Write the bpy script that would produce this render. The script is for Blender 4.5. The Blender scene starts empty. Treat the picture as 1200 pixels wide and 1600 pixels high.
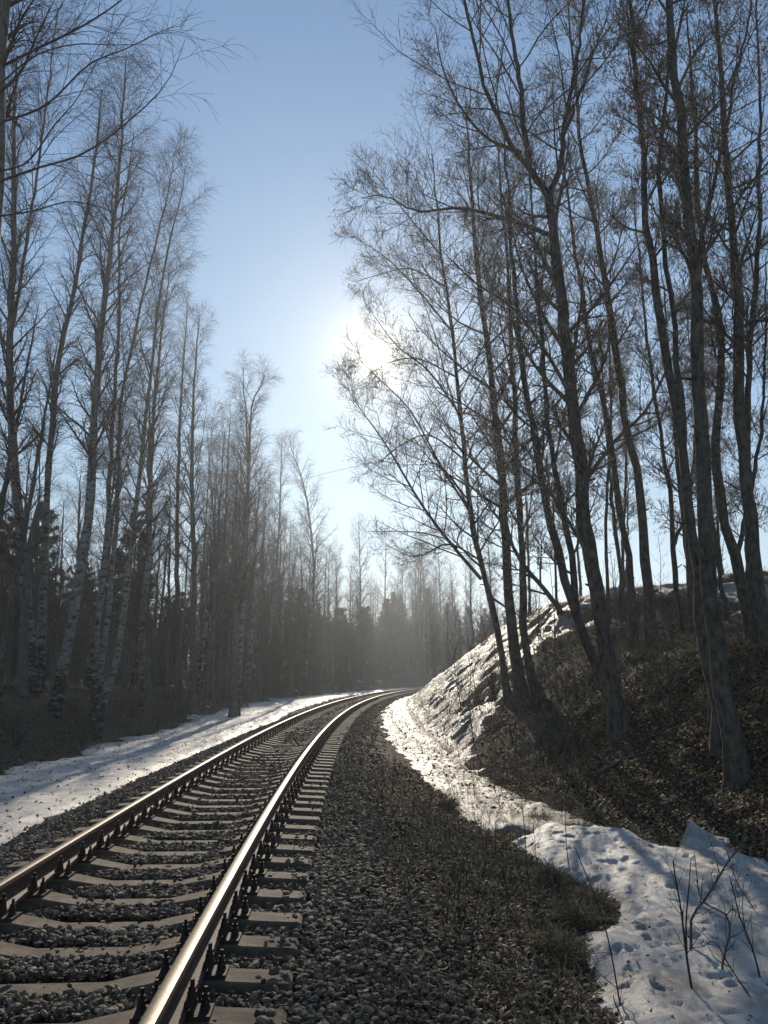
import bpy, math, random
import numpy as np
from mathutils import Vector
C = bpy.data.collections.new('railway_scene'); bpy.context.scene.collection.children.link(C)
sc = bpy.context.scene
RNG = np.random.default_rng(11)
rad = math.radians
HAZE, HAZE_G, EXPO, SKY_STR, SKY_DUST = 0.00072, .70, 0.14, .15, .0

# ------------------------------------------------------------------ camera constants
F = 1202.0; PITCH = 0.2105; CZ = 1.429
CP, SP = math.cos(PITCH), math.sin(PITCH)
def at(u, v, Y):
    """world point seen at photo pixel (u, v) (1200 x 1600) at the horizontal distance Y"""
    a = (u-600)/F; b = (800-v)/F
    y = CP - SP*b; z = SP + CP*b; t = Y/y
    return np.array([t*a, Y, CZ+t*z])

# ------------------------------------------------------------------ noise
def _h(ix, iy, s):
    n = (ix.astype(np.int64)*374761393 + iy.astype(np.int64)*668265263 + s*974634541) & 0xffffffff
    n = ((n ^ (n >> 13))*1274126177) & 0xffffffff
    n = (n ^ (n >> 16)) & 0xffffffff
    return n.astype(np.float64)/0xffffffff
def vnoise(x, y, s=0):
    x = np.asarray(x, float); y = np.asarray(y, float)
    ix = np.floor(x); iy = np.floor(y); fx = x-ix; fy = y-iy
    fx = fx*fx*(3-2*fx); fy = fy*fy*(3-2*fy)
    a = _h(ix, iy, s); b = _h(ix+1, iy, s); c = _h(ix, iy+1, s); d = _h(ix+1, iy+1, s)
    return (a*(1-fx)+b*fx)*(1-fy)+(c*(1-fx)+d*fx)*fy*1.0
def fbm(x, y, s=0, o=4):
    r = 0; a = .5
    for i in range(o):
        r = r+a*(vnoise(x, y, s+i)-.5); x = np.asarray(x)*2.03; y = np.asarray(y)*2.03; a *= .5
    return r
def ss(x, a, b):
    t = np.clip((np.asarray(x, float)-a)/(b-a), 0, 1); return t*t*(3-2*t)

# ------------------------------------------------------------------ track geometry
X0, TH0, RAD, GAUGE = -0.774, -0.0676, 400.0, 1.594
CX, CY = X0+RAD*math.cos(TH0), -RAD*math.sin(TH0)
def track(s):
    th = TH0+np.asarray(s, float)/RAD
    return CX-RAD*np.cos(th), CY+RAD*np.sin(th), th
def off(x, y):
    """offset to the right of the right-hand rail"""
    return RAD-np.hypot(np.asarray(x, float)-CX, np.asarray(y, float)-CY)
def toe(y): return np.interp(y, [0, 9, 11, 14, 20, 30, 60, 110], [5.3, 5.2, 5.0, 4.3, 3.5, 2.9, 2.0, 1.9])
def H(x, y, detail=True):
    x = np.asarray(x, float); y = np.asarray(y, float)
    d = off(x, y); dl = -(d+GAUGE)
    # right-hand side
    zr = np.interp(d, [-.8, .5, .9, 1.7, 2.5, 3.4], [-.315, -.30, -.30, -.45, -.70, -.80])
    t = toe(y)
    m = np.interp(y, [0, 12, 18, 26, 60], [.34, .42, .62, .85, .75])
    top = np.interp(y, [0, 10, 18, 24, 27, 31, 40, 60, 100], [1.5, 1.7, 2.1, 2.3, 3.0, 4.3, 4.6, 4.6, 3.6])
    top = top+np.clip(x-6, 0, 30)*np.interp(y, [10, 22, 30, 60], [.06, .05, .13, .06])
    k = np.clip(d-t, 0, None)
    lo = np.minimum(zr, np.interp(y, [0, 22, 36, 60], [9, 9, -.45, -.35]))
    lo = np.where(y > 22, np.maximum(lo, np.interp(y, [22, 36, 60], [-.8, -.55, -.42])), lo)
    slope = -.72*(y < 0)-np.interp(y, [0, 22, 36, 60], [.8, .8, .55, .42])*(y >= 0)+m*k-.25*np.minimum(k, .5)
    w = ss(k, 0, .25)
    bank = slope
    hh = top-bank
    bank = np.where(hh < .6, top-.6*np.exp(-(0.6-hh)/.6), bank)
    bump = (fbm(x*.55, y*.55, 3)*.55+fbm(x*1.9, y*1.9, 9)*.22)*ss(k, .1, 2)
    right = np.where(k > 0, bank*w+lo*(1-w)+bump, lo)
    # left-hand side
    zl = np.interp(dl, [-.8, .5, .9, 1.5, 2.5, 3.2], [-.315, -.30, -.31, -.55, -.95, -1.0]); fl = np.interp(y, [0, 30, 40, 48, 62], [-1.0, -1.0, -.82, -.55, -.36]); zl = np.maximum(zl, np.minimum(fl, np.interp(dl, [.5, 3.2], [-.33, -.2])))
    edge = np.interp(y, [0, 20, 30, 40, 60, 110], [6.4, 6.5, 7.0, 7.4, 6.8, 5.4])+fbm(x*.1+7, y*.16, 21)*2.2
    kl = np.clip(dl-edge, 0, None)
    rise = np.interp(y, [0, 22, 32, 45, 62, 80, 120], [2.1, 2.1, 1.9, 1.25, .6, .6, 1.6])
    zl = zl+rise*ss(kl, 0, 2.8)+.02*np.clip(kl-3, 0, 60)+(fbm(x*.5, y*.5, 31)*.5)*ss(kl, 0, 2)
    z = np.where(d > -GAUGE/2, right, zl)
    z = z+1.6*ss(y, 112, 150)*ss(np.abs(d+.8), 3, 9)
    if detail:
        tr = ss(np.abs(d+GAUGE/2), 1.6, 3.0)
        z = z+tr*(fbm(x*2.2, y*2.2, 41)*.10+fbm(x*7, y*7, 45, 3)*.05)
    return z

# ------------------------------------------------------------------ mesh helpers
def ico():
    p = (1+5**.5)/2
    v = np.array([(-1,p,0),(1,p,0),(-1,-p,0),(1,-p,0),(0,-1,p),(0,1,p),(0,-1,-p),(0,1,-p),(p,0,-1),(p,0,1),(-p,0,-1),(-p,0,1)], float)
    f = np.array([(0,11,5),(0,5,1),(0,1,7),(0,7,10),(0,10,11),(1,5,9),(5,11,4),(11,10,2),(10,7,6),(7,1,8),(3,9,4),(3,4,2),(3,2,6),(3,6,8),(3,8,9),(4,9,5),(2,4,11),(6,2,10),(8,6,7),(9,8,1)])
    return v/np.linalg.norm(v[0]), f
class MB:
    def __init__(s): s.V = []; s.Q = []; s.T = []; s.n = 0
    def add(s, V, Q=None, T=None):
        V = np.asarray(V, float).reshape(-1, 3)
        if Q is not None and len(Q): s.Q.append(np.asarray(Q)+s.n)
        if T is not None and len(T): s.T.append(np.asarray(T)+s.n)
        s.V.append(V); s.n += len(V)
    def tubes(s, P, R, k=3, cap=False):
        P = np.asarray(P, float); R = np.asarray(R, float)
        N, n, _ = P.shape
        if N == 0: return
        T = np.gradient(P, axis=1); T /= np.linalg.norm(T, axis=2, keepdims=True)+1e-9
        ref = np.zeros((N, 1, 3)); mean = T.mean(axis=1)
        ax = np.argmin(np.abs(mean), axis=1); ref[np.arange(N), 0, ax] = 1
        U = np.cross(T, np.broadcast_to(ref, T.shape)); U /= np.linalg.norm(U, axis=2, keepdims=True)+1e-9
        W = np.cross(T, U)
        a = np.arange(k)*2*np.pi/k
        V = P[:, :, None, :]+R[:, :, None, None]*(U[:, :, None, :]*np.cos(a)[None, None, :, None]+W[:, :, None, :]*np.sin(a)[None, None, :, None])
        idx = np.arange(N*n*k).reshape(N, n, k); nx = np.roll(idx, -1, axis=2)
        Q = np.stack([idx[:, :-1], nx[:, :-1], nx[:, 1:], idx[:, 1:]], axis=-1).reshape(-1, 4)
        T3 = None
        if cap:
            T3 = []
            for j in range(1, k-1): T3.append(np.stack([idx[:, -1, 0], idx[:, -1, j], idx[:, -1, j+1]], axis=-1))
            T3 = np.concatenate(T3)
        s.add(V, Q, T3)
    def box(s, c, size, rot=0, taper=1.0):
        x, y, z = np.array(size)/2; c = np.array(c, float)
        v = np.array([(-x,-y,-z),(x,-y,-z),(x,y,-z),(-x,y,-z),(-x*taper,-y*taper,z),(x*taper,-y*taper,z),(x*taper,y*taper,z),(-x*taper,y*taper,z)])
        cr, sr = math.cos(rot), math.sin(rot)
        v = np.stack([v[:,0]*cr-v[:,1]*sr, v[:,0]*sr+v[:,1]*cr, v[:,2]], 1)+c
        s.add(v, [(0,3,2,1),(4,5,6,7),(0,1,5,4),(1,2,6,5),(2,3,7,6),(3,0,4,7)])
    def mesh(s, name, mat, smooth=False):
        V = np.concatenate(s.V); Q = np.concatenate(s.Q) if s.Q else np.zeros((0,4),int); T = np.concatenate(s.T) if s.T else np.zeros((0,3),int)
        me = bpy.data.meshes.new(name)
        me.vertices.add(len(V)); me.vertices.foreach_set('co', V.astype(np.float32).ravel())
        nl = Q.size+T.size; me.loops.add(nl)
        me.loops.foreach_set('vertex_index', np.concatenate([Q.ravel(), T.ravel()]).astype(np.int32))
        npg = len(Q)+len(T); me.polygons.add(npg)
        st = np.concatenate([np.arange(len(Q))*4, Q.size+np.arange(len(T))*3]).astype(np.int32)
        me.polygons.foreach_set('loop_start', st)
        me.polygons.foreach_set('use_smooth', np.full(npg, smooth, dtype=bool))
        me.update(calc_edges=True)
        if mat: me.materials.append(mat)
        return me
    def obj(s, name, mat, parent=None, smooth=False, loc=None):
        return link(name, s.mesh(name, mat, smooth), parent, loc)
def link(name, me, parent=None, loc=None):
    o = bpy.data.objects.new(name, me); C.objects.link(o)
    if parent is not None: o.parent = parent
    if loc is not None: o.location = loc
    return o
def tag(o, label=None, cat=None, group=None, kind=None):
    if label: o['label'] = label
    if cat: o['category'] = cat
    if group: o['group'] = group
    if kind: o['kind'] = kind
    return o
def thing(name, label, cat, loc=(0,0,0), group=None):
    o = link(name, None, None, loc); return tag(o, label, cat, group)
def dup(root, loc, rz, scale=1.0, label=None, group=None):
    r = root.copy(); C.objects.link(r); r.location = loc; r.rotation_euler = (0, 0, rz); r.scale = (scale,)*3 if np.isscalar(scale) else scale
    if label: r['label'] = label
    if group: r['group'] = group
    for ch in list(root.children):
        c = ch.copy(); C.objects.link(c); c.parent = r
    return r

# ------------------------------------------------------------------ materials
class NT:
    def __init__(s, name):
        s.m = bpy.data.materials.new(name); s.m.use_nodes = True; s.t = s.m.node_tree; s.b = s.t.nodes['Principled BSDF']
    def n(s, typ, **kw):
        x = s.t.nodes.new(typ)
        for k, v in kw.items(): setattr(x, k, v)
        return x
    def l(s, a, b): s.t.links.new(a, b)
    def coord(s, scale=(1,1,1), out='Object'):
        c = s.n('ShaderNodeTexCoord'); m = s.n('ShaderNodeMapping'); m.inputs['Scale'].default_value = scale
        s.l(c.outputs[out], m.inputs['Vector']); return m.outputs[0]
    def noise(s, vec, scale, detail=4, rough=.55):
        x = s.n('ShaderNodeTexNoise'); x.inputs['Scale'].default_value = scale; x.inputs['Detail'].default_value = detail; x.inputs['Roughness'].default_value = rough
        if vec: s.l(vec, x.inputs['Vector'])
        return x.outputs['Fac']
    def ramp(s, fac, stops):
        r = s.n('ShaderNodeValToRGB'); e = r.color_ramp.elements
        while len(e) < len(stops): e.new(.5)
        for i, (p, c) in enumerate(stops): e[i].position = p; e[i].color = (*c, 1) if len(c) == 3 else c
        s.l(fac, r.inputs['Fac']); return r.outputs['Color']
    def mix(s, fac, a, b):
        x = s.n('ShaderNodeMix', data_type='RGBA')
        if isinstance(fac, (int, float)): x.inputs[0].default_value = fac
        else: s.l(fac, x.inputs[0])
        for i, v in ((6, a), (7, b)):
            if isinstance(v, tuple): x.inputs[i].default_value = (*v, 1)
            else: s.l(v, x.inputs[i])
        return x.outputs[2]
    def bump(s, h, strength=.5, dist=.02):
        b = s.n('ShaderNodeBump'); b.inputs['Strength'].default_value = strength; b.inputs['Distance'].default_value = dist
        s.l(h, b.inputs['Height']); s.l(b.outputs[0], s.b.inputs['Normal'])
    def col(s, c):
        if isinstance(c, tuple): s.b.inputs['Base Color'].default_value = (*c, 1)
        else: s.l(c, s.b.inputs['Base Color'])
    def fin(s, rough=.8, metal=0, spec=.5):
        s.b.inputs['Roughness'].default_value = rough; s.b.inputs['Metallic'].default_value = metal; s.b.inputs['Specular IOR Level'].default_value = spec
        return s.m
def island(t): return t.n('ShaderNodeNewGeometry').outputs['Random Per Island']

def mat_ground():
    t = NT('leaf_mould_and_grit'); v = t.coord()
    a = t.ramp(t.noise(v, 1.3, 6), [(.3, (.045,.036,.026)), (.55, (.09,.07,.045)), (.75, (.15,.12,.075))])
    b = t.ramp(t.noise(v, 28, 5, .7), [(.3, (.02,.016,.012)), (.5, (.08,.062,.04)), (.72, (.24,.19,.12))])
    lit = t.mix(.55, a, b)
    g = t.ramp(t.noise(v, 60, 3, .6), [(.3, (.03,.025,.02)), (.5, (.085,.07,.052)), (.7, (.17,.14,.105))])
    at_ = t.n('ShaderNodeAttribute', attribute_name='gravel')
    t.col(t.mix(at_.outputs['Fac'], lit, g))
    t.bump(t.noise(v, 22, 8, .75), 1.0, .06); return t.fin(.95, 0, .25)
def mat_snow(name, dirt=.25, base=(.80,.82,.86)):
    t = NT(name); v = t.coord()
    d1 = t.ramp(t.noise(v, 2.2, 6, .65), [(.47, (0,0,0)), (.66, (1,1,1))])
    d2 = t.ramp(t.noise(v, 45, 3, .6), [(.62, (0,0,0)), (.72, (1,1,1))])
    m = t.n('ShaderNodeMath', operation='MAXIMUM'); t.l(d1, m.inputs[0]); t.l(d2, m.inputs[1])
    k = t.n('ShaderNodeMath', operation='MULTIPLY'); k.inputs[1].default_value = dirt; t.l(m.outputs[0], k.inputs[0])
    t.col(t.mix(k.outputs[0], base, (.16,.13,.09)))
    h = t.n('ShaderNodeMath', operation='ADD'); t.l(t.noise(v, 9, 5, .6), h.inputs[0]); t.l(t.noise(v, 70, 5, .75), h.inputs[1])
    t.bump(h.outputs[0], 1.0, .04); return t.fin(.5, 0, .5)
def mat_stone():
    t = NT('crushed_granite'); v = t.coord()
    c = t.ramp(island(t), [(0, (.025,.018,.012)), (.45, (.09,.069,.047)), (.78, (.19,.15,.105)), (.92, (.40,.33,.24)), (1, (.19,.115,.065))])
    c2 = t.mix(t.noise(v, 90, 3), c, (.09,.073,.052)); ru = t.n('ShaderNodeAttribute', attribute_name='rust'); k = t.n('ShaderNodeMath', operation='MULTIPLY'); k.inputs[1].default_value = .65; t.l(ru.outputs['Fac'], k.inputs[0])
    t.col(t.mix(k.outputs[0], c2, t.ramp(island(t), [(0, (.03,.018,.010)), (.6, (.12,.078,.045)), (1, (.22,.155,.095))]))); return t.fin(.8, 0, .2)
def mat_leaf():
    t = NT('dead_leaves')
    c = t.ramp(island(t), [(0, (.045,.028,.014)), (.4, (.14,.09,.045)), (.75, (.27,.18,.09)), (.92, (.42,.31,.18)), (1, (.16,.14,.05))])
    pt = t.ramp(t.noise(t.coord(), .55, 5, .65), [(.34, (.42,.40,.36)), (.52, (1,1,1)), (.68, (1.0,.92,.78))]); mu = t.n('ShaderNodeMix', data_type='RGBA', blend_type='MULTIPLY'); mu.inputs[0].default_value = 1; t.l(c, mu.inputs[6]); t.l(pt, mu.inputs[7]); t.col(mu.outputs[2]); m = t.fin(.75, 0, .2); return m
def mat_grass():
    t = NT('dry_grass_straw')
    t.col(t.ramp(island(t), [(0, (.06,.042,.022)), (.5, (.19,.135,.068)), (.85, (.40,.30,.17)), (1, (.11,.115,.04))])); return t.fin(.6, 0, .4)
def mat_bark(name, c1, c2, sc_=14):
    t = NT(name); v = t.coord((1,1,.42))
    f = t.noise(v, sc_, 6, .65)
    li_ = t.ramp(t.noise(t.coord((1,1,.7)), 6, 6, .7), [(.5, (0,0,0)), (.66, (1,1,1))]); t.col(t.mix(li_, t.ramp(f, [(.32, c1), (.62, c2)]), tuple(min(1, x*1.2) for x in c2))); t.bump(f, 1.0, .035); return t.fin(.95, 0, .1)
def mat_birch():
    t = NT('birch_bark'); v = t.coord((1,1,2.3))
    f = t.noise(v, 3.6, 6, .66); z = t.n('ShaderNodeSeparateXYZ'); c = t.n('ShaderNodeTexCoord'); t.l(c.outputs['Object'], z.inputs[0])
    # the black rough plates thicken near the foot and the thin upper stem turns brown
    mr = t.n('ShaderNodeMapRange'); mr.inputs[1].default_value = 0; mr.inputs[2].default_value = 3.5; mr.inputs[3].default_value = -.08; mr.inputs[4].default_value = .05; t.l(z.outputs[2], mr.inputs[0])
    s = t.n('ShaderNodeMath', operation='ADD'); t.l(f, s.inputs[0]); t.l(mr.outputs[0], s.inputs[1])
    k = t.ramp(s.outputs[0], [(.445, (.02,.018,.016)), (.485, (.13,.123,.112)), (.7, (.25,.24,.22))])
    fine = t.ramp(t.noise(t.coord((1,1,12)), 9, 3, .6), [(.34, (.1,.09,.085)), (.42, (1,1,1))])
    mu = t.n('ShaderNodeMix', data_type='RGBA', blend_type='MULTIPLY'); mu.inputs[0].default_value = .8; t.l(k, mu.inputs[6]); t.l(fine, mu.inputs[7])
    up = t.n('ShaderNodeMapRange'); up.inputs[1].default_value = 8; up.inputs[2].default_value = 17; t.l(z.outputs[2], up.inputs[0])
    t.col(t.mix(up.outputs[0], mu.outputs[2], (.13,.105,.09))); t.bump(f, .5, .02); return t.fin(.75, 0, .3)
def mat_flat(name, c, rough=.8, metal=0, nz=0, c2=None, spec=.4):
    t = NT(name)
    if c2 is not None:
        f = t.noise(t.coord(), nz, 5, .65); t.col(t.ramp(f, [(.35, c), (.65, c2)])); t.bump(f, .25, .01)
    else: t.col(c)
    return t.fin(rough, metal, spec)
M = dict(
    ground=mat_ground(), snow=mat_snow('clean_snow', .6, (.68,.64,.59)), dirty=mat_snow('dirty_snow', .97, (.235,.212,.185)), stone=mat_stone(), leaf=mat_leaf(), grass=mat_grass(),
    birch=mat_birch(), aspen=mat_bark('aspen_bark', (.03,.026,.02), (.12,.105,.082)), grey=mat_bark('grey_bark', (.055,.05,.045), (.13,.12,.105)),
    twig=mat_flat('twig_bark', (.055,.042,.036), .85, spec=.08), btwig=mat_flat('birch_twig_bark', (.085,.06,.05), .85, spec=.08), atwig=mat_flat('aspen_twig_bark', (.14,.115,.088), .85, spec=.08),
    catkin=mat_flat('catkin_fluff', (.30,.24,.18), .7), needle=mat_flat('pine_needles', (.035,.055,.028), .6, 0, 3, (.05,.075,.035)), spruce=mat_flat('spruce_needles', (.02,.035,.02), .65, 0, 2, (.035,.055,.03)),
    concrete=mat_flat('sleeper_concrete', (.17,.155,.135), .85, 0, 7, (.3,.275,.24)), iron=mat_flat('rusty_iron', (.018,.013,.011), .75, .2, 30, (.05,.032,.022)),
    stem=mat_flat('dry_stem_bark', (.045,.03,.022), .7), stembrown=mat_flat('sapling_bark', (.12,.075,.045), .6), paper=mat_flat('white_paper', (.8,.78,.75), .7), wire=mat_flat('wire_metal', (.1,.1,.1), .5))
def mat_catkin():
    t = NT('catkin_fluff'); tr = t.n('ShaderNodeBsdfTranslucent'); tr.inputs[0].default_value = (.46,.36,.25,1); mx = t.n('ShaderNodeMixShader'); mx.inputs[0].default_value = .5
    t.col((.36,.28,.2)); t.fin(.7); t.l(t.b.outputs[0], mx.inputs[1]); t.l(tr.outputs[0], mx.inputs[2]); t.l(mx.outputs[0], t.t.nodes['Material Output'].inputs['Surface']); return t.m
M['catkin'] = mat_catkin()
def mat_rail():
    t = NT('rail_steel'); c = t.n('ShaderNodeTexCoord'); v = t.coord((1,1,1))
    g = t.n('ShaderNodeNewGeometry'); sx = t.n('ShaderNodeSeparateXYZ'); t.l(c.outputs['Object'], sx.inputs[0])
    # running surface polished by wheels, everything below the head is brown with rust
    k = t.n('ShaderNodeMapRange'); k.inputs[1].default_value = -.022; k.inputs[2].default_value = -.006; t.l(sx.outputs[2], k.inputs[0])
    f = t.noise(v, 26, 5, .6)
    rust = t.ramp(f, [(.3, (.045,.026,.017)), (.6, (.11,.062,.036)), (.8, (.2,.12,.07))])
    steel = t.ramp(t.noise(v, 40, 3), [(.3, (.085,.07,.054)), (.7, (.15,.128,.1))])
    t.col(t.mix(k.outputs[0], rust, steel)); t.l(k.outputs[0], t.b.inputs['Metallic'])
    r = t.n('ShaderNodeMapRange'); r.inputs[3].default_value = .75; r.inputs[4].default_value = .54; t.l(k.outputs[0], r.inputs[0]); t.l(r.outputs[0], t.b.inputs['Roughness'])
    return t.m
M['rail'] = mat_rail()
def rusty_concrete():
    t = NT('sleeper_concrete_with_rust'); v = t.coord(); f = t.noise(v, 9, 6, .65)
    base = t.ramp(f, [(.28, (.06,.045,.03)), (.5, (.145,.11,.074)), (.72, (.215,.17,.12))])
    c = t.n('ShaderNodeTexCoord'); s = t.n('ShaderNodeSeparateXYZ'); t.l(c.outputs['Object'], s.inputs[0])
    a = t.n('ShaderNodeMath', operation='ABSOLUTE'); t.l(s.outputs[0], a.inputs[0])
    b = t.n('ShaderNodeMath', operation='SUBTRACT'); t.l(a.outputs[0], b.inputs[0]); b.inputs[1].default_value = .66
    d = t.n('ShaderNodeMath', operation='ABSOLUTE'); t.l(b.outputs[0], d.inputs[0])
    e = t.n('ShaderNodeMapRange'); e.inputs[1].default_value = .16; e.inputs[2].default_value = .02; t.l(d.outputs[0], e.inputs[0])
    n2 = t.ramp(t.noise(t.coord(out='Object'), 14, 4), [(.42, (0,0,0)), (.6, (1,1,1))])
    m = t.n('ShaderNodeMath', operation='MULTIPLY'); t.l(e.outputs[0], m.inputs[0]); t.l(n2, m.inputs[1])
    o = t.n('ShaderNodeObjectInfo'); m2 = t.n('ShaderNodeMath', operation='MULTIPLY'); t.l(m.outputs[0], m2.inputs[0]); t.l(o.outputs['Random'], m2.inputs[1])
    st_ = t.ramp(t.noise(t.coord((1,3,3)), 3.2, 7, .7), [(.38, (1,1,1)), (.62, (.38,.36,.33))]); mu = t.n('ShaderNodeMix', data_type='RGBA', blend_type='MULTIPLY'); mu.inputs[0].default_value = .9
    t.l(t.mix(m2.outputs[0], base, (.24,.10,.03)), mu.inputs[6]); t.l(st_, mu.inputs[7]); t.col(mu.outputs[2]); t.bump(t.noise(v, 38, 7, .75), .6, .012); return t.fin(.85, 0, .35)
M['sleeper'] = rusty_concrete()

# ------------------------------------------------------------------ ground
def axis(parts):
    out = []
    for a, b, st in parts: out.append(np.arange(a, b-1e-6, st))
    return np.concatenate(out+[[parts[-1][1]]])
def sheet(xs, ys, zf):
    X, Y = np.meshgrid(xs, ys); Z = zf(X, Y)
    nx, ny = len(xs), len(ys); i = np.arange(nx*ny).reshape(ny, nx)
    Q = np.stack([i[:-1,:-1], i[:-1,1:], i[1:,1:], i[1:,:-1]], -1).reshape(-1, 4)
    return np.stack([X, Y, Z], -1).reshape(-1, 3), Q
xs = axis([(-300,-60,30), (-60,-16,2), (-16,-6,.35), (-6,9,.11), (9,20,.4), (20,60,2), (60,300,30)])
ys = axis([(-40,0,5), (0,3.5,.5), (3.5,14,.11), (14,34,.22), (34,70,.6), (70,240,2.5), (240,480,30)])
V, Q = sheet(xs, ys, H)
gm = MB(); gm.add(V, Q); ground = gm.obj('ground', M['ground'], None, True); tag(ground, kind='structure')
dd = off(V[:,0], V[:,1]); gr = 1-ss(np.abs(dd+GAUGE/2)+fbm(V[:,0]*1.5, V[:,1]*1.5, 5)*.9, 1.9, 3.0)
a = ground.data.attributes.new('gravel', 'FLOAT', 'POINT'); a.data.foreach_set('value', gr.astype(np.float32))

# ------------------------------------------------------------------ snow lying on the ground
def snow_sheet(name, label, mat, xs, ys, thick, keep=-.06):
    X, Y = np.meshgrid(xs, ys); T = thick(X, Y); Z = H(X, Y, False)+T
    nx, ny = len(xs), len(ys); i = np.arange(nx*ny).reshape(ny, nx)
    Q = np.stack([i[:-1,:-1], i[:-1,1:], i[1:,1:], i[1:,:-1]], -1).reshape(-1, 4)
    ok = (T.ravel()[Q] > keep).any(axis=1); Q = Q[ok]
    used, inv = np.unique(Q, return_inverse=True)
    m = MB(); m.add(np.stack([X, Y, Z], -1).reshape(-1, 3)[used], inv.reshape(-1, 4))
    return tag(m.obj(name, mat, None, True), label, None, None, 'stuff')
def rag(X, Y, f, s, a): return fbm(X*f, Y*f, s, 5)*a
def left_t(X, Y):
    dl = -(off(X, Y)+GAUGE)
    e0 = 2.35+rag(X, Y, .9, 51, .7); e1 = np.interp(Y, [0, 20, 30, 40, 60, 110], [6.4, 6.5, 6.9, 7.2, 6.4, 5.3])+rag(X, Y*.8, .45, 55, 3.8)+rag(X, Y, 1.7, 58, 1.6)
    sd = np.minimum(dl-e0, e1-dl); sd = np.minimum(sd, 118-Y)
    return np.clip(ss(sd, -.25, .7)*.17-.075, -.2, .3)+rag(X, Y, 1.2, 57, .11)+rag(X, Y, 5, 59, .05)
snow_sheet('snow_strip', 'long strip of snow between the ballast and the dark wood', M['snow'], axis([(-16,-6,.14), (-6,-2,.12), (-2,8,.3)]), axis([(9,34,.16), (34,64,.35), (64,120,1)]), left_t)
def ditch_t(X, Y):
    d = off(X, Y); t = toe(Y)
    e0 = np.interp(Y, [0, 12, 16, 22, 30, 40, 80], [2.6, 2.5, 2.25, 1.95, 1.6, 1.25, 1.2])+rag(X, Y, 1.1, 61, .7)
    reach = np.interp(Y, [11, 16, 19, 23, 27, 34, 60, 100], [.05, .1, .25, 1.3, 4.6, 9.5, 9.5, 5])
    e1 = t+reach+rag(X, Y, .55, 63, 2.2)*ss(Y, 15, 26)+rag(X, Y, 2.2, 66, .8)
    sd = np.minimum(d-e0, e1-d); sd = np.minimum(sd, Y-11.6-rag(X, Y, 1.5, 67, 1.2))
    hole = ss(fbm(X*1.3, Y*1.3, 69, 4), -.01, .11)*ss(d-t, .1, 1.0)
    ridge = np.where((Y > 25.5) & (Y < 34) & (d > 6), ss(fbm(X*.55, Y*.55, 99)+.12*ss(Y, 26, 30), .04, .22)*.2-.09, -.3)
    return np.maximum(ridge, ss(sd, -.25, .6)*.19-.08-hole*.16+rag(X, Y, 2.6, 68, .17)*ss(d-t, -.9, .6)+rag(X, Y, 6, 64, .12))
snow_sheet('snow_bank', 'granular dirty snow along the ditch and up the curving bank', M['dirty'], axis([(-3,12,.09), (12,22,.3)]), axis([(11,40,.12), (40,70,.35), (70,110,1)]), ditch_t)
def ground_hit(u, v, z0=None):
    lo, hi = 2.5, 160.
    Ys = np.concatenate([np.arange(2.5, 30, .05), np.arange(30, 160, .3)])
    P = np.array([at(u, v, y) for y in Ys]); g = H(P[:,0], P[:,1], False)
    i = np.argmax(P[:,2] < g) if (P[:,2] < g).any() else len(Ys)-1
    return P[i]
poly = [(795,1318),(825,1300),(870,1298),(900,1304),(930,1298),(965,1300),(1000,1318),(1040,1342),(1075,1344),(1108,1334),(1150,1332),(1190,1342),(1225,1350),(1270,1375),(1320,1480),(1340,1640),(1330,1800),(960,1800),(930,1600),(915,1555),(905,1520),(880,1505),(885,1480),(900,1460),(940,1445),(935,1420),(910,1400),(870,1372),(830,1350)]
PW = np.array([ground_hit(u, v)[:2] for u, v in poly])
def poly_sd(X, Y, P):
    sh = X.shape; x = X.ravel(); y = Y.ravel(); best = np.full(x.shape, 1e9); inside = np.zeros(x.shape, bool)
    for i in range(len(P)):
        a = P[i]; b = P[(i+1) % len(P)]; ab = b-a
        t = np.clip(((x-a[0])*ab[0]+(y-a[1])*ab[1])/(ab@ab+1e-12), 0, 1)
        best = np.minimum(best, np.hypot(x-a[0]-t*ab[0], y-a[1]-t*ab[1]))
        c = (a[1] > y) != (b[1] > y)
        inside ^= c & (x < (b[0]-a[0])*(y-a[1])/(b[1]-a[1]+1e-12)+a[0])
    return np.where(inside, best, -best).reshape(sh)
prints = [(908,1325),(888,1348),(930,1360),(975,1348),(978,1365),(996,1375),(900,1372),(986,1412),(985,1458),(1005,1450),(963,1471),(1024,1477),(1008,1490),(1014,1505),(1058,1516),(970,1519),(987,1525),(997,1480),(920,1538),(985,1549),(993,1556),(1045,1552),(980,1572),(1128,1400),(1095,1455),(1120,1506),(1050,1412),(1150,1582),(1085,1500),(1030,1590),(1010,1425)]
PR = np.array([ground_hit(u, v)[:2] for u, v in prints])
def near_t(X, Y):
    sd = poly_sd(X, Y, PW)+rag(X, Y, 2.5, 71, .22)
    T = ss(sd, -.12, .42)*.22-.06+rag(X, Y, .9, 72, .22)+rag(X, Y, 3, 74, .11)+rag(X, Y, 11, 75, .035)-.026*ss(vnoise(X*6, Y*6, 76), .74, .9)-.025*ss(vnoise(X*13, Y*13, 77), .78, .95)
    for i, (px, py) in enumerate(PR):
        r = .027+.012*((i*7) % 5)/4; q = ((X-px)**2+((Y-py)/1.25)**2)/r**2
        T = T-(.035+.025*((i*3) % 4)/3)*np.exp(-q*q*.7)+.010*np.exp(-(np.sqrt(q)-1.5)**2*4)
    for (px, py) in PW[[4]]: T = T-.1*np.exp(-((X-px)**2+(Y-py)**2)/.03)
    return T
snow_sheet('snow_patch', 'smooth patch of old snow pocked with animal tracks', M['snow'], axis([(.6,6.5,.028), (6.5,8,.1)]), axis([(3.4,13,.028)]), near_t)

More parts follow.
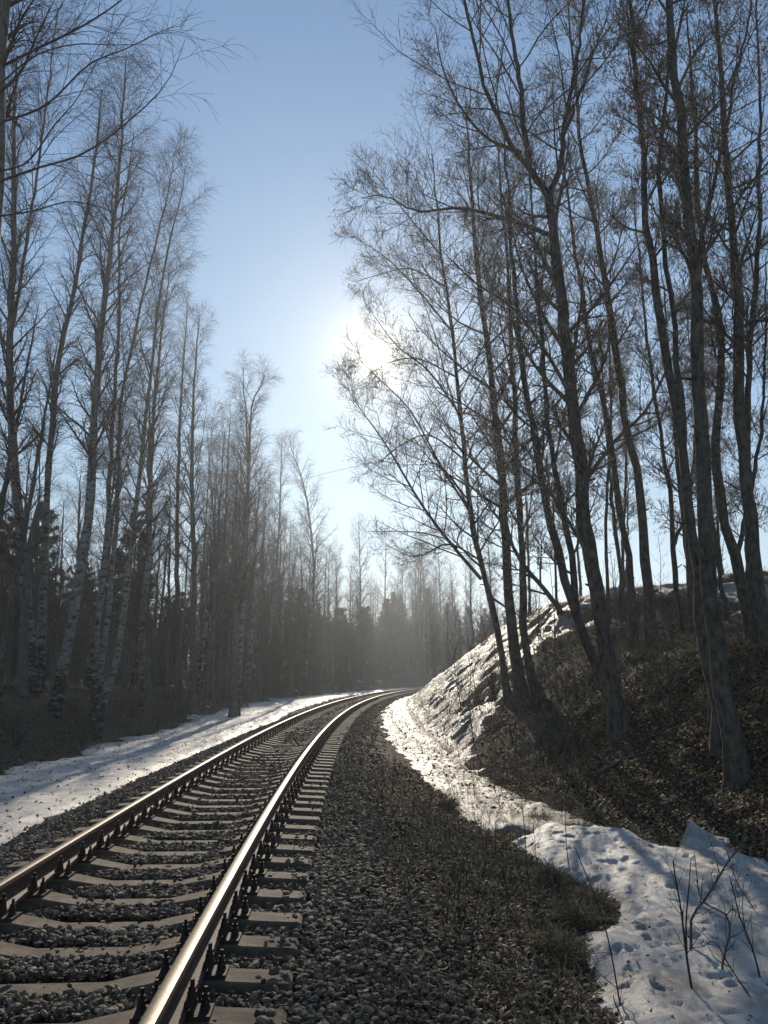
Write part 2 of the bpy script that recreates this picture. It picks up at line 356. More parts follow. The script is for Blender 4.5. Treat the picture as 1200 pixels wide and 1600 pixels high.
# ------------------------------------------------------------------ railway track
root = thing('railway_track', 'single railway track on concrete sleepers curving away between the woods', 'railway track')
def rail_profile():
    h = [(-.075,-.18),(.075,-.18),(.075,-.168),(.03,-.152),(.010,-.135),(.009,-.062),(.018,-.048),(.0365,-.038),(.0375,-.014),(.034,-.005),(.022,-.0005),(0,.001)]
    l = [(-x, z) for x, z in h[::-1][1:-1]]
    return np.array(h+l)
S = np.concatenate([np.arange(-6, 40, .5), np.arange(40, 200, 2.)])
for o_ in (0, -GAUGE):
    x, y, th = track(S); prof = rail_profile(); k = len(prof); n = len(S)
    nx, ny = np.cos(th), -np.sin(th)
    V = np.stack([x[:,None]+nx[:,None]*(o_+prof[None,:,0]), y[:,None]+ny[:,None]*(o_+prof[None,:,0]), np.broadcast_to(prof[None,:,1], (n,k))], -1)
    i = np.arange(n*k).reshape(n, k); j = np.roll(i, -1, 1)
    m = MB(); m.add(V, np.stack([i[:-1], i[1:], j[1:], j[:-1]], -1).reshape(-1, 4))
    ob = m.obj('rail', M['rail'], root, True)
    me = ob.data; me.set_sharp_from_angle(angle=rad(40))
# sleeper: prestressed concrete, low in the middle, raised under the rails (local x across the track, y along it)
def sleeper_mesh(m, xf=None):
    st = [(-1.35,-.235),(-1.33,-.218),(-1.02,-.202),(-.99,-.198),(-.6,-.198),(-.56,-.206),(-.3,-.252),(.3,-.252),(.56,-.206),(.6,-.198),(.99,-.198),(1.02,-.202),(1.33,-.218),(1.35,-.235)]
    vs = []
    for l, z in st:
        wt = .085 if abs(l) < .4 else .098; e = .006
        if abs(l) > 1.34: wt -= .012
        sec = [(-.135,-.42),(-wt-e,z-.010),(-wt,z),(wt,z),(wt+e,z-.010),(.135,-.42)]
        vs.append([(l, w, zz) for w, zz in sec])
    V = np.array(vs); n, k, _ = V.shape; i = np.arange(n*k).reshape(n, k)
    Q = np.stack([i[:-1,:-1], i[1:,:-1], i[1:,1:], i[:-1,1:]], -1).reshape(-1, 4)
    caps = [(0,1,4,5),(1,2,3,4)]; ee = i[-1]; caps += [(ee[5],ee[4],ee[1],ee[0]),(ee[4],ee[3],ee[2],ee[1])]
    V = V.reshape(-1, 3)
    if xf is not None: V = xf(V)
    m.add(V, np.concatenate([Q, caps]))
def hexa(m, x, y, z0, z1, r, k=6, r1=None):
    m.tubes([[(x, y, z0), (x, y, z1)]], [[r, r1 or r]], k, True)
def fastening(side):
    """base plate lug, rail clamp, washers, nut and bolt end beside one rail foot"""
    m = MB(); s = side
    m.box((s*.125, 0, -.187), (.13, .16, .022)); m.box((s*.098, 0, -.166), (.02, .15, .03))
    m.box((s*.078, .0, -.140), (.05, .075, .03), 0, .8)
    for x, dz, sc_ in ((s*.088, 0, 1.0), (s*.155, -.035, .9)):
        hexa(m, x, 0, -.15+dz, -.118+dz, .030*sc_, 8, .026*sc_); hexa(m, x, 0, -.118+dz, -.092+dz, .024*sc_, 8); hexa(m, x, 0, -.092+dz, -.068+dz, .021*sc_, 6); hexa(m, x, 0, -.068+dz, -.036+dz, .0115*sc_, 8)
    m.box((s*.155, 0, -.178), (.055, .07, .03), 0, .8)
    return m.mesh('rail_fastening', M['iron'])
FM = {1: fastening(1), -1: fastening(-1)}
m = MB(); sleeper_mesh(m); SM = m.mesh('sleeper', M['sleeper'])
def s_at(y): return (math.asin((y-CY)/RAD)-TH0)*RAD
s0 = s_at(4.20); n_sl = 100
for i in range(-2, n_sl-2):
    s = s0+.548*i+random.Random(i).uniform(-.012, .012); x, y, th = track(s); cx = x-math.cos(th)*GAUGE/2; cy = y+math.sin(th)*GAUGE/2
    sl = link('sleeper', SM, root, (float(cx), float(cy), random.Random(i+99).uniform(-.006, .004))); sl.rotation_euler = (0, 0, -float(th)+random.Random(i+5).uniform(-.012, .012))
    for rx in (-GAUGE/2, GAUGE/2):
        for sd in (1, -1): link('rail_fastening', FM[sd], sl, (rx, 0, 0))
m = MB()
for i in range(n_sl-2, 300):
    x, y, th = track(s0+.548*i); th = float(th); cx = x-math.cos(th)*GAUGE/2; cy = y+math.sin(th)*GAUGE/2
    sleeper_mesh(m, lambda V: np.stack([cx+V[:,0]*math.cos(th)+V[:,1]*math.sin(th), cy-V[:,0]*math.sin(th)+V[:,1]*math.cos(th), V[:,2]], 1))
tag(m.obj('far_sleeper_run', M['sleeper'], root), kind='stuff')

# ------------------------------------------------------------------ ballast stones
ICO, ICF = ico()
OCT = np.array([(1,0,0),(-1,0,0),(0,1,0),(0,-1,0),(0,0,1),(0,0,-1)], float); OCF = np.array([(0,2,4),(2,1,4),(1,3,4),(3,0,4),(2,0,5),(1,2,5),(3,1,5),(0,3,5)])
def rot(n, r):
    q = r.normal(size=(n, 4)); q /= np.linalg.norm(q, axis=1, keepdims=True); w, x, y, z = q.T
    return np.stack([np.stack([1-2*(y*y+z*z), 2*(x*y-z*w), 2*(x*z+y*w)], -1), np.stack([2*(x*y+z*w), 1-2*(x*x+z*z), 2*(y*z-x*w)], -1), np.stack([2*(x*z-y*w), 2*(y*z+x*w), 1-2*(x*x+y*y)], -1)], 1)
def lay(n, r):
    """most stones lie on their flat side, a third stand or lean anyhow"""
    A = rot(n, r); z = r.uniform(0, 6.28, n); t = r.normal(0, .32, n); c, s_, ct, st = np.cos(z), np.sin(z), np.cos(t), np.sin(t); o = np.zeros(n)
    B = np.stack([np.stack([c, -s_*ct, s_*st], -1), np.stack([s_, c*ct, -c*st], -1), np.stack([o, st, ct], -1)], 1)
    return np.where((r.random(n) < .35)[:,None,None], A, B)
def rocks(m, P, r, base, faces, rg, jit=.22):
    n = len(P); b = base[None]*(1+rg.uniform(-jit, jit, (n, len(base), 1)))
    sc_ = np.stack([np.ones(n), rg.uniform(.55, .95, n), rg.uniform(.28, .62, n)], 1)
    b = b*sc_[:, None, :]*r[:, None, None]; b = np.einsum('nij,nkj->nki', lay(n, rg), b)+P[:, None, :]
    m.add(b, None, (faces[None]+np.arange(n)[:, None, None]*len(base)).reshape(-1, 3))
def on_sleeper(x, y):
    th = np.arcsin((y-CY)/RAD); s = (th-TH0)*RAD; ph = (s-s0)/.548; ph = (ph-np.round(ph))*.548
    return np.abs(ph)
m = MB(); rg = np.random.default_rng(5); RU = []
def scatter(n, y0, y1, d0, d1, rlo, rhi, base, fc, fov=.62):
    y = y0+(y1-y0)*rg.random(n); d = d0+(d1-d0)*rg.random(n)
    th = np.arcsin((y-CY)/RAD); x = CX-(RAD-d)*np.cos(th)
    ok = (np.abs(x) < fov*y+1.0)
    x, y, d = x[ok], y[ok], d[ok]
    edge = np.abs(d+GAUGE/2); rt = d > -GAUGE/2; pr = 1-ss(edge+fbm(x*.9, y*.9, 81)*1.6, np.where(rt, 1.5, 2.0), np.where(rt, 2.9, 3.5))*.93
    ok = rg.random(len(x)) < pr; x, y, d = x[ok], y[ok], d[ok]
    sl = on_sleeper(x, y); inn = np.abs(d+GAUGE/2)
    near_rail = (np.abs(d) < .085) | (np.abs(d+GAUGE) < .085)
    cover = (sl < .125) & (inn < 1.38); mid = vnoise(x*.8+3, y*.35, 91) > .60
    keep = ~near_rail & (~cover | ((inn < .62) & mid & (rg.random(len(x)) < .55)) | (rg.random(len(x)) < np.where(inn > 1.2, .07, .015)))
    x, y, d, cover, inn = x[keep], y[keep], d[keep], cover[keep], inn[keep]
    r = rlo*.6+(rhi*1.05-rlo*.6)*rg.random(len(x))**2.0; RU.append(np.repeat(np.exp(-np.minimum(np.abs(d), np.abs(d+GAUGE))/.22)+ss(d+fbm(x*.7, y*.7, 97)*2, .6, 2.0)*.8, len(base)))
    z = H(x, y, True)+rg.random(len(x))*.035+r*.25+np.where(inn < 1.5, .012+.018*vnoise(x*2, y*2, 92), 0)
    z = np.where(cover, np.where(inn > .62, -.205, -.25)+r*.4, z); z = np.where((inn < .5), z+.012, z)
    rocks(m, np.stack([x, y, z], 1), r, base, fc, rg)
scatter(96000, 3.2, 9, -4.4, 2.5, .016, .036, ICO, ICF)
scatter(38000, 9, 16, -4.8, 2.6, .020, .040, OCT, OCF)
scatter(30000, 16, 34, -4.8, 2.2, .028, .050, OCT, OCF)
scatter(16000, 34, 80, -4.8, 1.6, .045, .075, OCT, OCF)
bs = m.obj('ballast_stones', M['stone']); a = bs.data.attributes.new('rust', 'FLOAT', 'POINT'); a.data.foreach_set('value', np.concatenate(RU).astype(np.float32))
tag(bs, 'crushed grey stone ballast around the sleepers and down both shoulders', None, None, 'stuff')

# ------------------------------------------------------------------ leaf litter, dry grass
def leaves(m, P, size, rg):
    n = len(P); b = np.array([(-1,-.62,0),(1,-.62,.0),(1,.62,.0),(-1,.62,0),(0,-.75,.34),(0,.75,.3)])[None]*(1+rg.uniform(-.25,.25,(n,6,1)))*size[:,None,None]
    R = rot(n, rg); tz = rg.uniform(-.75, .75, n); az = rg.uniform(0, 6.28, n); ax = rg.uniform(-.75, .75, n)
    ca, sa = np.cos(az), np.sin(az)
    x = b[...,0]*ca[:,None]-b[...,1]*sa[:,None]; y = b[...,0]*sa[:,None]+b[...,1]*ca[:,None]; z = b[...,2]+x*tz[:,None]+y*ax[:,None]
    V = np.stack([x, y, z], -1)+P[:,None,:]
    m.add(V, (np.array([(0,4,5,3),(4,1,2,5)])[None]+np.arange(n)[:,None,None]*6).reshape(-1,4))
m = MB(); rg = np.random.default_rng(8)
def litter(n, x0, x1, y0, y1, cond, s0_, s1_):
    x = rg.uniform(x0, x1, n); y = rg.uniform(y0, y1, n); d = off(x, y); ok = cond(x, y, d) & (np.abs(x) < .62*y+1.5)
    x, y = x[ok], y[ok]; P = np.stack([x, y, H(x, y)+rg.uniform(.0, .035, len(x))], 1); leaves(m, P, rg.uniform(s0_, s1_, len(x)), rg)
litter(190000, -1, 9, 4, 18, lambda x, y, d: (d > .7) & (rg.random(len(x)) < .12+.88*ss(d+fbm(x, y, 83)*1.4, .7, 2.0)), .008, .024)
litter(120000, 1, 18, 9, 34, lambda x, y, d: (d > toe(y)-.3) & (rg.random(len(x)) < .25+1.5*np.clip(fbm(x*.6, y*.6, 87)+.25, 0, 1)), .016, .038)
litter(30000, -22, -6, 11, 60, lambda x, y, d: -(d+GAUGE) > 6.3, .02, .05)
def crumbs(n, x0, x1, y0, y1, tf, s0_, s1_):
    x = rg.uniform(x0, x1, n); y = rg.uniform(y0, y1, n); T = tf(x[None], y[None])[0]; ok = (T > .05) & (np.abs(x) < .62*y+1); x, y, T = x[ok], y[ok], T[ok]
    leaves(m, np.stack([x, y, H(x, y, False)+T+.004], 1), rg.uniform(s0_, s1_, len(x)), rg)
crumbs(5000, -15, -5, 10, 50, left_t, .012, .035); crumbs(900, .8, 6, 4.2, 12.5, near_t, .005, .014); crumbs(9000, -2, 10, 13, 45, ditch_t, .012, .04)
tag(m.obj('leaf_litter', M['leaf']), 'brown dead leaves and scraps lying over the bank and wood floor', None, None, 'stuff')
def blades(m, x, y, L, lean, rg, w=.004, up=1.0):
    n = len(x); az = rg.uniform(0, 6.28, n); base = np.stack([x, y, H(x, y)-.01], 1)
    dr = np.stack([np.cos(az), np.sin(az), np.zeros(n)], 1); t = np.linspace(0, 1, 4)
    P = base[:,None,:]+dr[:,None,:]*(L*lean)[:,None,None]*(t**1.6)[None,:,None]
    P[...,2] += (L*up)[:,None]*(t-.45*lean[:,None]*t**2.2)[...]
    m.tubes(P, np.broadcast_to(w*np.array([1,.9,.7,.15]), (n,4)), 3)
m = MB(); rg = np.random.default_rng(9)
def tufts(nt, per, x0, x1, y0, y1, cond, L0, L1, spread=.09, w=.003):
    x = rg.uniform(x0, x1, nt); y = rg.uniform(y0, y1, nt); d = off(x, y); ok = cond(x, y, d) & (np.abs(x) < .62*y+1.5)
    x, y = np.repeat(x[ok], per), np.repeat(y[ok], per); n = len(x)
    blades(m, x+rg.normal(0, spread, n), y+rg.normal(0, spread, n), rg.uniform(L0, L1, n), rg.uniform(.1, 1.0, n), rg, w)
tufts(1150, 15, -.6, 4.5, 4.2, 15, lambda x, y, d: (d > .95+1.5*rg.random(len(x))**1.3) & (d < toe(y)+.3) & (poly_sd(x, y, PW) < .0), .07, .24)
tufts(70, 26, .8, 5.5, 4.6, 13, lambda x, y, d: (np.abs(poly_sd(x, y, PW)+.09) < .09), .10, .26, .06)
tufts(3600, 13, 1, 16, 9, 32, lambda x, y, d: (d > toe(y)-.2) & (fbm(x*.7, y*.7, 88) > rg.normal(.02, .06, len(x))), .10, .36, .14, .0032)
tufts(700, 12, -20, -7, 12, 55, lambda x, y, d: -(d+GAUGE) > 6.6, .12, .45, .14, .006)
tufts(3000, 9, -1, 12, 16, 60, lambda x, y, d: (d > toe(y)-.9), .08, .30, .10, .005)
tufts(260, 9, -13, -7, 18, 60, lambda x, y, d: np.abs(-(d+GAUGE)-7.0) < 1.0, .15, .5, .12, .005)
tufts(160, 7, -9, -3, 8, 34, lambda x, y, d: np.abs(-(d+GAUGE)-2.3) < .35, .06, .2, .08, .003)
tag(m.obj('dry_grass', M['grass']), 'dry straw coloured grass on the shoulder, the bank and the wood edge', None, None, 'stuff')

# ------------------------------------------------------------------ trees
def spline(pts, n):
    P = np.asarray(pts, float); s = np.concatenate([[0], np.cumsum(np.linalg.norm(np.diff(P, axis=0), axis=1))])
    t = np.linspace(0, s[-1], n); out = np.zeros((n, 3)); k = len(P)
    Tn = np.zeros_like(P)
    for i in range(k):
        a, b = max(i-1, 0), min(i+1, k-1); Tn[i] = (P[b]-P[a])/(s[b]-s[a]+1e-9)
    j = np.clip(np.searchsorted(s, t, side='right')-1, 0, k-2); h = (s[j+1]-s[j]); u = ((t-s[j])/h)[:,None]; h = h[:,None]
    return (2*u**3-3*u**2+1)*P[j]+(u**3-2*u**2+u)*h*Tn[j]+(-2*u**3+3*u**2)*P[j+1]+(u**3-u**2)*h*Tn[j+1]
def grow(rg, P, R, n, t0, t1, length, ang, npts, up=0., wig=.12, rr=.5, rmin=.003, tip=.3, bend=0.):
    """n side shoots on each of the parent lines P (N, m, 3); length(t) gives the size, ang the spread from the parent in radians"""
    N, mm, _ = P.shape
    t = (np.arange(n)[None,:]+rg.random((N, n)))/n; t = t0+(t1-t0)*t
    f = t*(mm-1); i = np.clip(f.astype(int), 0, mm-2); u = (f-i)[...,None]; k = np.arange(N)[:,None]
    B = P[k,i]*(1-u)+P[k,i+1]*u; T = P[k,i+1]-P[k,i]; T /= np.linalg.norm(T, axis=-1, keepdims=True)+1e-9
    r = R[k,i]*(1-u[...,0])+R[k,i+1]*u[...,0]
    B = B.reshape(-1,3); T = T.reshape(-1,3); r = r.ravel(); t = t.ravel(); M_ = len(B)
    az = (np.arange(n)*2.4)[None,:]+rg.random((N,1))*6.28+rg.normal(0,.5,(N,n)); az = az.ravel()
    ref = np.where(np.abs(T[:,2:3]) > .9, np.array([[1.,0,0]]), np.array([[0,0,1.]]))
    U = np.cross(T, ref); U /= np.linalg.norm(U, axis=1, keepdims=True); W = np.cross(T, U)
    a = rg.uniform(ang[0], ang[1], M_)
    D = T*np.cos(a)[:,None]+(U*np.cos(az)[:,None]+W*np.sin(az)[:,None])*np.sin(a)[:,None]
    L = length(t)*rg.uniform(.65, 1.15, M_); st = L/(npts-1)
    out = np.zeros((M_, npts, 3)); out[:,0] = B
    for q in range(1, npts):
        D = D+rg.normal(0, wig, (M_,3)); D[:,2] += up+bend*q/npts; D /= np.linalg.norm(D, axis=1, keepdims=True)
        out[:,q] = out[:,q-1]+D*st[:,None]
    r0 = np.maximum(r*rr, rmin); taper = np.linspace(1, tip, npts)
    return out, np.maximum(r0[:,None]*taper[None,:], rmin*.7)
def catkins(m, rg, P, n, L):
    N, mm, _ = P.shape; k = rg.integers(0, N, n); j = rg.integers(0, mm-1, n); u = rg.random((n,1))
    B = P[k,j]*(1-u)+P[k,j+1]*u; D = np.stack([rg.normal(0,.35,n), rg.normal(0,.35,n), -np.ones(n)], 1)
    L = rg.uniform(*L, n)
    Q = np.stack([B, B+D*L[:,None]*.5, B+D*L[:,None]], 1)
    m.tubes(Q, np.stack([np.full(n,.0025), rg.uniform(.0065,.0125,n), np.full(n,.002)], 1), 3)
def trunk_line(px, Y, base_h=None, drift=(0,0)):
    """the line of a stem from its photo pixels, at distance Y (a number, or one per pixel), standing on the ground"""
    Ys = [Y]*len(px) if np.isscalar(Y) else Y
    return [at(u, v, y) for (u, v), y in zip(px, Ys)]
def stand(line):
    """run the lowest end of a stem down (or cut it) to the ground"""
    L = [np.array(p) for p in line]
    while len(L) > 2 and L[0][2] < H(L[0][0], L[0][1], False)-.05 and L[1][2] < H(L[1][0], L[1][1], False): L.pop(0)
    p, q = L[0], L[1]; dr = (p-q)/np.linalg.norm(p-q); g = float(H(p[0], p[1], False))
    if dr[2] > -.6: dr = np.array([dr[0]*.5, dr[1]*.5, -.9])
    e = p+dr*((p[2]-g+.12)/max(-dr[2], .3)); L[0] = e
    return L
def taper(n, r0, r1, flare=.45, f=.03):
    t = np.linspace(0, 1, n); return (r1+(r0-r1)*(1-t)**.85)*(1+flare*np.exp(-t/f))
def lumpy(mb, line, R, k, rg):
    """a trunk tube whose section is a little uneven"""
    P = np.array(line)[None].copy(); mb.tubes(P, R[None]*(1+.055*rg.normal(size=R.shape))[None], k)
def aspen(stems, radii, Y, label, group, seed, limbs=24, t0=.25, reach=4.0, extra_limbs=(), fine=1.0, cat='tree', catn=5200, sub=11, name='aspen_tree'):
    rg = np.random.default_rng(seed); base = None; tm = MB(); cm = MB(); km = MB(); TW = []
    for j, (line, (ra, rb)) in enumerate(zip(stems, radii)):
        ra, rb = ra*.68, rb*.68
        n = 26; L = spline(stand(line) if j == 0 else line, n)
        if base is None: base = L[0].copy(); base[2] += .12
        L = L-base
        L[1:-1] += rg.normal(0, .022, (n-2, 3))
        R = taper(n, ra, rb, .75 if j == 0 else 0, .022)
        lumpy(tm, L, R, 13, rg)
        if j == 0:
            bs_, rs_ = grow(rg, L[None], R[None], 9, .06, .5, lambda t: np.full_like(t, .28), (.8, 1.3), 4, .0, .08, .28, .012, .6); tm.tubes(bs_, rs_, 6, True)
        tt = t0 if j == 0 else .06
        ln = np.linalg.norm(L[-1]-L[0])
        b1, r1 = grow(rg, L[None], R[None], max(4, int(1.25*limbs*ln*(1-tt)/14)), tt, .99, lambda t: reach*np.clip(1.15-t*(.75 if j == 0 else .6), .2, 1)*np.clip(.45+(t-tt)*2.2, .45, 1), (.6, 1.15), 9, .06, .07, .42, .007, .22)
        grow_rest(rg, cm, km, b1, r1, sub, fine, TW)
    for line, (ra, rb) in extra_limbs:
        L = spline(line, 14)-base; R = taper(14, ra, rb, 0)
        cm.tubes(L[None], R[None], 6); ln = float(np.linalg.norm(L[-1]-L[0])); b1, r1 = grow(rg, L[None], R[None], int(4.2*ln), .12, 1, lambda t: .36*ln*(1.15-.75*t), (.5, 1.0), 8, .04, .11, .5, .006, .25)
        grow_rest(rg, cm, km, b1, r1, 7, fine, TW)
    root = thing(name, label, cat, tuple(base), group)
    tm.obj('trunk', M['aspen'], root, True); cm.obj('branches', M['atwig'], root)
    if TW and catn:
        lens = np.array([len(x) for x in TW]); P = np.concatenate(TW)
        catkins(km, rg, P, int(catn*1.0), (.04, .09)); km.obj('catkins', M['catkin'], root)
    return root
def grow_rest(rg, cm, km, b1, r1, sub, fine, TW):
    cm.tubes(b1, r1, 5)
    L1 = float(np.mean(np.linalg.norm(b1[:,-1]-b1[:,0], axis=1)))
    b2, r2 = grow(rg, b1, r1, sub, .18, .98, lambda t: max(.5, .34*L1)*(1.1-.6*t), (.5, 1.0), 6, .055, .06, .55, .0042, .4)
    cm.tubes(b2, r2, 4)
    b3, r3 = grow(rg, b2, r2, max(2, int(7*fine)), .15, 1, lambda t: np.full_like(t, .46)*(1.1-.4*t), (.4, .95), 4, .07, .07, .7, .0028, .5)
    cm.tubes(b3, r3, 3); TW.append(b3)
def birch(stems, radii, label, group, seed, limbs=30, t0=.3, reach=2.6, sub=11, twigs=7, bark='birch', name='birch_tree', droop=-.10, extra_limbs=(), spread=(.45, .85)):
    rg = np.random.default_rng(seed); base = None; tm = MB(); cm = MB()
    def rest(b1, r1):
        cm.tubes(b1, r1, 5); L1 = float(np.mean(np.linalg.norm(b1[:,-1]-b1[:,0], axis=1)))
        b2, r2 = grow(rg, b1, r1, sub, .18, .98, lambda t: max(.5, .40*L1)*(1.1-.55*t), (.35, .8), 6, -.01, .09, .5, .0042, .35, droop)
        cm.tubes(b2, r2, 3)
        b3, r3 = grow(rg, b2, r2, twigs, .1, 1, lambda t: np.full_like(t, .55), (.3, .8), 5, droop*.9, .10, .6, .0034, .6, droop*1.5)
        cm.tubes(b3, r3, 3)
    for j, (line, (ra, rb)) in enumerate(zip(stems, radii)):
        n = 28; L = spline(stand(line) if j == 0 else line, n)
        if base is None: base = L[0].copy(); base[2] += .12
        L = L-base; L[1:-1] += rg.normal(0, .018, (n-2, 3)); R = taper(n, ra, rb, .4 if j == 0 else 0); lumpy(tm, L, R, 13, rg)
        ln = np.linalg.norm(L[-1]-L[0]); tt = t0 if j == 0 else .1
        b1, r1 = grow(rg, L[None], R[None], max(5, int(1.2*limbs*ln*(1-tt)/12)), tt, .995, lambda t: 1.25*reach*np.clip(1.2-t*.8, .25, 1)*np.clip(.5+(t-tt)*2, .5, 1), spread, 9, .06, .07, .40, .007, .22, -.04)
        rest(b1, r1)
    for line, (ra, rb) in extra_limbs:
        rest((spline(line, 14)-base)[None], taper(14, ra, rb, 0)[None])
    root = thing(name, label, 'tree', tuple(base), group)
    tm.obj('trunk', M[bark], root, True); cm.obj('branches', M['btwig'], root)
    return root
def up_line(p, q, extra):
    """carry a stem on above the frame"""
    p, q = np.array(p), np.array(q); d = (q-p)/np.linalg.norm(q-p); d = d*.7+np.array([0,0,.5]); d /= np.linalg.norm(d); return q+d*extra
def tall(px, Y, extra=0):
    L = trunk_line(px, Y)
    if extra: L.append(up_line(L[-2], L[-1], extra))
    return L

# --- right-hand bank: aspens traced one by one
GA = 'bare aspens on the bank beside the track'
A0 = tall([(968,1135),(945,1000),(925,880),(908,760),(893,620),(878,480),(866,370),(856,300)], 16)
aspen([A0, tall([(856,300),(830,262),(817,165),(807,100),(795,10)], [16,16,16.1,16.3,16.6], 3.5), tall([(830,264),(795,220),(765,155),(742,70),(722,-10)], [16,15.8,15.5,15.2,15], 2.5), tall([(857,302),(874,270),(880,215),(895,125),(910,25)], [16,16.1,16.3,16.5,16.8], 3.5), tall([(880,215),(905,150),(925,90),(950,20)], [16.3,16.6,17,17.4], 2)],
      [(.25,.15),(.11,.02),(.085,.015),(.10,.02),(.05,.012)], 16, 'stout bare aspen on the bank whose thick trunk forks high up into a wide V', GA, 1, 26, .42, 4.6, catn=8200,
      extra_limbs=[(tall([(893,620),(850,545),(800,480),(740,440),(690,390)], [16,15.6,15.2,14.8,14.5]), (.05,.008)), (tall([(866,370),(800,345),(720,325),(650,330),(600,305),(565,310)], [16,15.7,15.3,15,14.7,14.5]), (.055,.006)), (tall([(815,238),(760,215),(715,160),(690,100),(680,40)], [16,15.6,15.2,15,14.8]), (.045,.006)), (tall([(925,880),(880,800),(835,740),(790,720)], [16,15.6,15.3,15]), (.04,.006)), (tall([(908,760),(960,690),(1010,640),(1050,560),(1090,500)], [16,16.2,16.5,16.7,17]), (.05,.008))])
B0 = tall([(1150,1200),(1130,1050),(1112,950),(1102,800),(1095,650),(1087,450),(1075,325),(1065,200),(1050,50)], 12.5, 5)
aspen([B0, tall([(1087,450),(1105,330),(1130,230),(1150,120),(1175,0)], [12.5,12.7,13,13.3,13.6], 2)], [(.21,.05),(.06,.015)], 12.5, 'straight aspen with the broadest trunk, rising from the dark near foot of the bank', GA, 2, 26, .45, 3.6, catn=8000)
aspen([tall([(1118,1120),(1087,900),(1075,775),(1062,680),(1040,550),(1025,450),(1012,330),(1005,220),(995,125),(987,0)], 13.5, 4)], [(.15,.03)], 13.5, 'slimmer aspen standing tight against the broadest trunk and curving away from it upward', GA, 3, 24, .45, 3.2, catn=6500)
aspen([tall([(1020,1015),(1010,900),(1000,775),(985,700),(972,625),(967,575),(955,500),(942,425),(932,350),(920,300),(908,240),(900,150)], 22, 4)], [(.22,.03)], 22, 'aspen with a flared foot on top of the bank, leaning as it climbs', GA, 4, 24, .4, 3.8, catn=6500)
aspen([tall([(990,1015),(985,900),(975,825),(962,750),(952,675),(938,600),(925,560),(915,480),(900,400)], 22.5, 5)], [(.17,.03)], 22.5, 'wavy stemmed aspen on top of the bank beside the flared foot', GA, 5, 22, .4, 3.4, catn=5500)
aspen([tall([(945,1070),(905,975),(860,815),(840,700),(820,600),(808,500),(800,400)], [17.5,17.5,17.5,17.6,17.8,18,18.2], 4), tall([(905,975),(885,825),(865,725),(850,600),(845,500),(838,420)], [17.5,17.6,17.8,18,18.2,18.4], 4)], [(.17,.03),(.12,.025)], 17.5, 'twin stemmed aspen leaning over the slope just behind the forked tree', GA, 6, 24, .3, 3.6, catn=6500,
      extra_limbs=[(tall([(880,960),(850,920),(820,885),(800,850),(785,780),(772,700)], [17.5,17.3,17.1,17,16.9,16.8]), (.06,.01))])
aspen([tall([(812,1070),(797,950),(790,850),(785,750),(775,650),(770,600),(757,500),(745,400),(738,320)], 23, 4)], [(.235,.03)], 23, 'thick aspen in the middle of the clump at the snowy edge of the bank', GA, 7, 28, .25, 5.0, catn=7000)
aspen([tall([(838,1075),(820,1000),(815,850),(807,725),(802,600),(797,480),(790,400)], 22.3, 4)], [(.17,.03)], 22.3, 'upright aspen in the clump at the snowy edge, next to the thick middle trunk', GA, 8, 26, .25, 4.8, catn=6500)
aspen([tall([(788,1052),(770,950),(750,875),(735,800),(725,700),(715,600),(705,500),(690,400)], 24, 4)], [(.16,.02)], 24, 'leaning aspen at the clump edge, arching a long low limb over the track', GA, 9, 34, .22, 5.6, catn=7500,
      extra_limbs=[(tall([(752,905),(705,850),(660,790),(600,690),(560,635),(538,600)], [24,23.6,23.2,22.8,22.5,22.3]), (.06,.006)), (tall([(735,800),(690,730),(640,640),(590,590),(560,560)], [24,23.6,23.2,23,22.8]), (.045,.006)), (tall([(750,875),(700,850),(650,870),(600,850)], [24,23.5,23,22.6]), (.035,.005)), (tall([(720,650),(670,580),(620,540),(575,480)], [24,23.6,23.3,23]), (.04,.005)), (tall([(708,520),(650,450),(600,400),(550,370)], [24,23.6,23.3,23]), (.038,.005)), (tall([(690,400),(640,340),(600,290),(570,250)], [24,23.7,23.4,23.1]), (.035,.005)), (tall([(700,450),(640,420),(590,430),(555,440)], [24,24.5,25,25.3]), (.035,.005)), (tall([(715,590),(650,560),(600,570),(560,600)], [24,24.5,25,25.3]), (.035,.005)), (tall([(728,720),(670,680),(620,700),(575,740)], [24,23.6,23.2,22.9]), (.035,.005)), (tall([(770,935),(800,955),(840,980)], [24,23.6,23.2]), (.04,.008))])
aspen([tall([(950,930),(947,850),(950,750),(955,650),(952,560),(948,450)], 27, 3)], [(.10,.02)], 27, 'thin straight aspen seen between the forked tree and the wavy stem', GA, 10, 20, .3, 2.6, catn=3500)
aspen([tall([(1175,985),(1150,875),(1125,775),(1118,700),(1128,600),(1120,475),(1105,425),(1090,325),(1085,200)], 19, 4), tall([(1150,875),(1168,800),(1185,700),(1195,600)], [19,19.2,19.4,19.6], 4)], [(.20,.03),(.09,.02)], 19, 'aspen on the bank top bending away low down where a second stem leaves it', GA, 11, 22, .35, 3.4, catn=5500)
aspen([tall([(1188,960),(1175,850),(1170,775),(1155,650),(1155,500),(1150,425),(1137,300),(1132,200),(1125,100)], 17, 4), tall([(1168,720),(1170,550),(1180,450),(1187,350),(1187,200),(1185,80)], [17,17.1,17.2,17.3,17.4,17.5], 3)], [(.24,.03),(.11,.02)], 17, 'thick double stemmed aspen on the bank top at the margin of the view', GA, 12, 26, .35, 3.6, catn=6500)
aspen([tall([(1062,960),(1052,880),(1050,800),(1035,700),(1020,600),(1010,520),(1000,420)], 25, 4), tall([(1050,860),(1075,790),(1085,700)], [25,25.2,25.4], 4)], [(.14,.02),(.08,.02)], 25, 'aspen forking into a narrow Y near the ground in front of the earth ridge', GA, 13, 20, .3, 3.0, catn=4500)
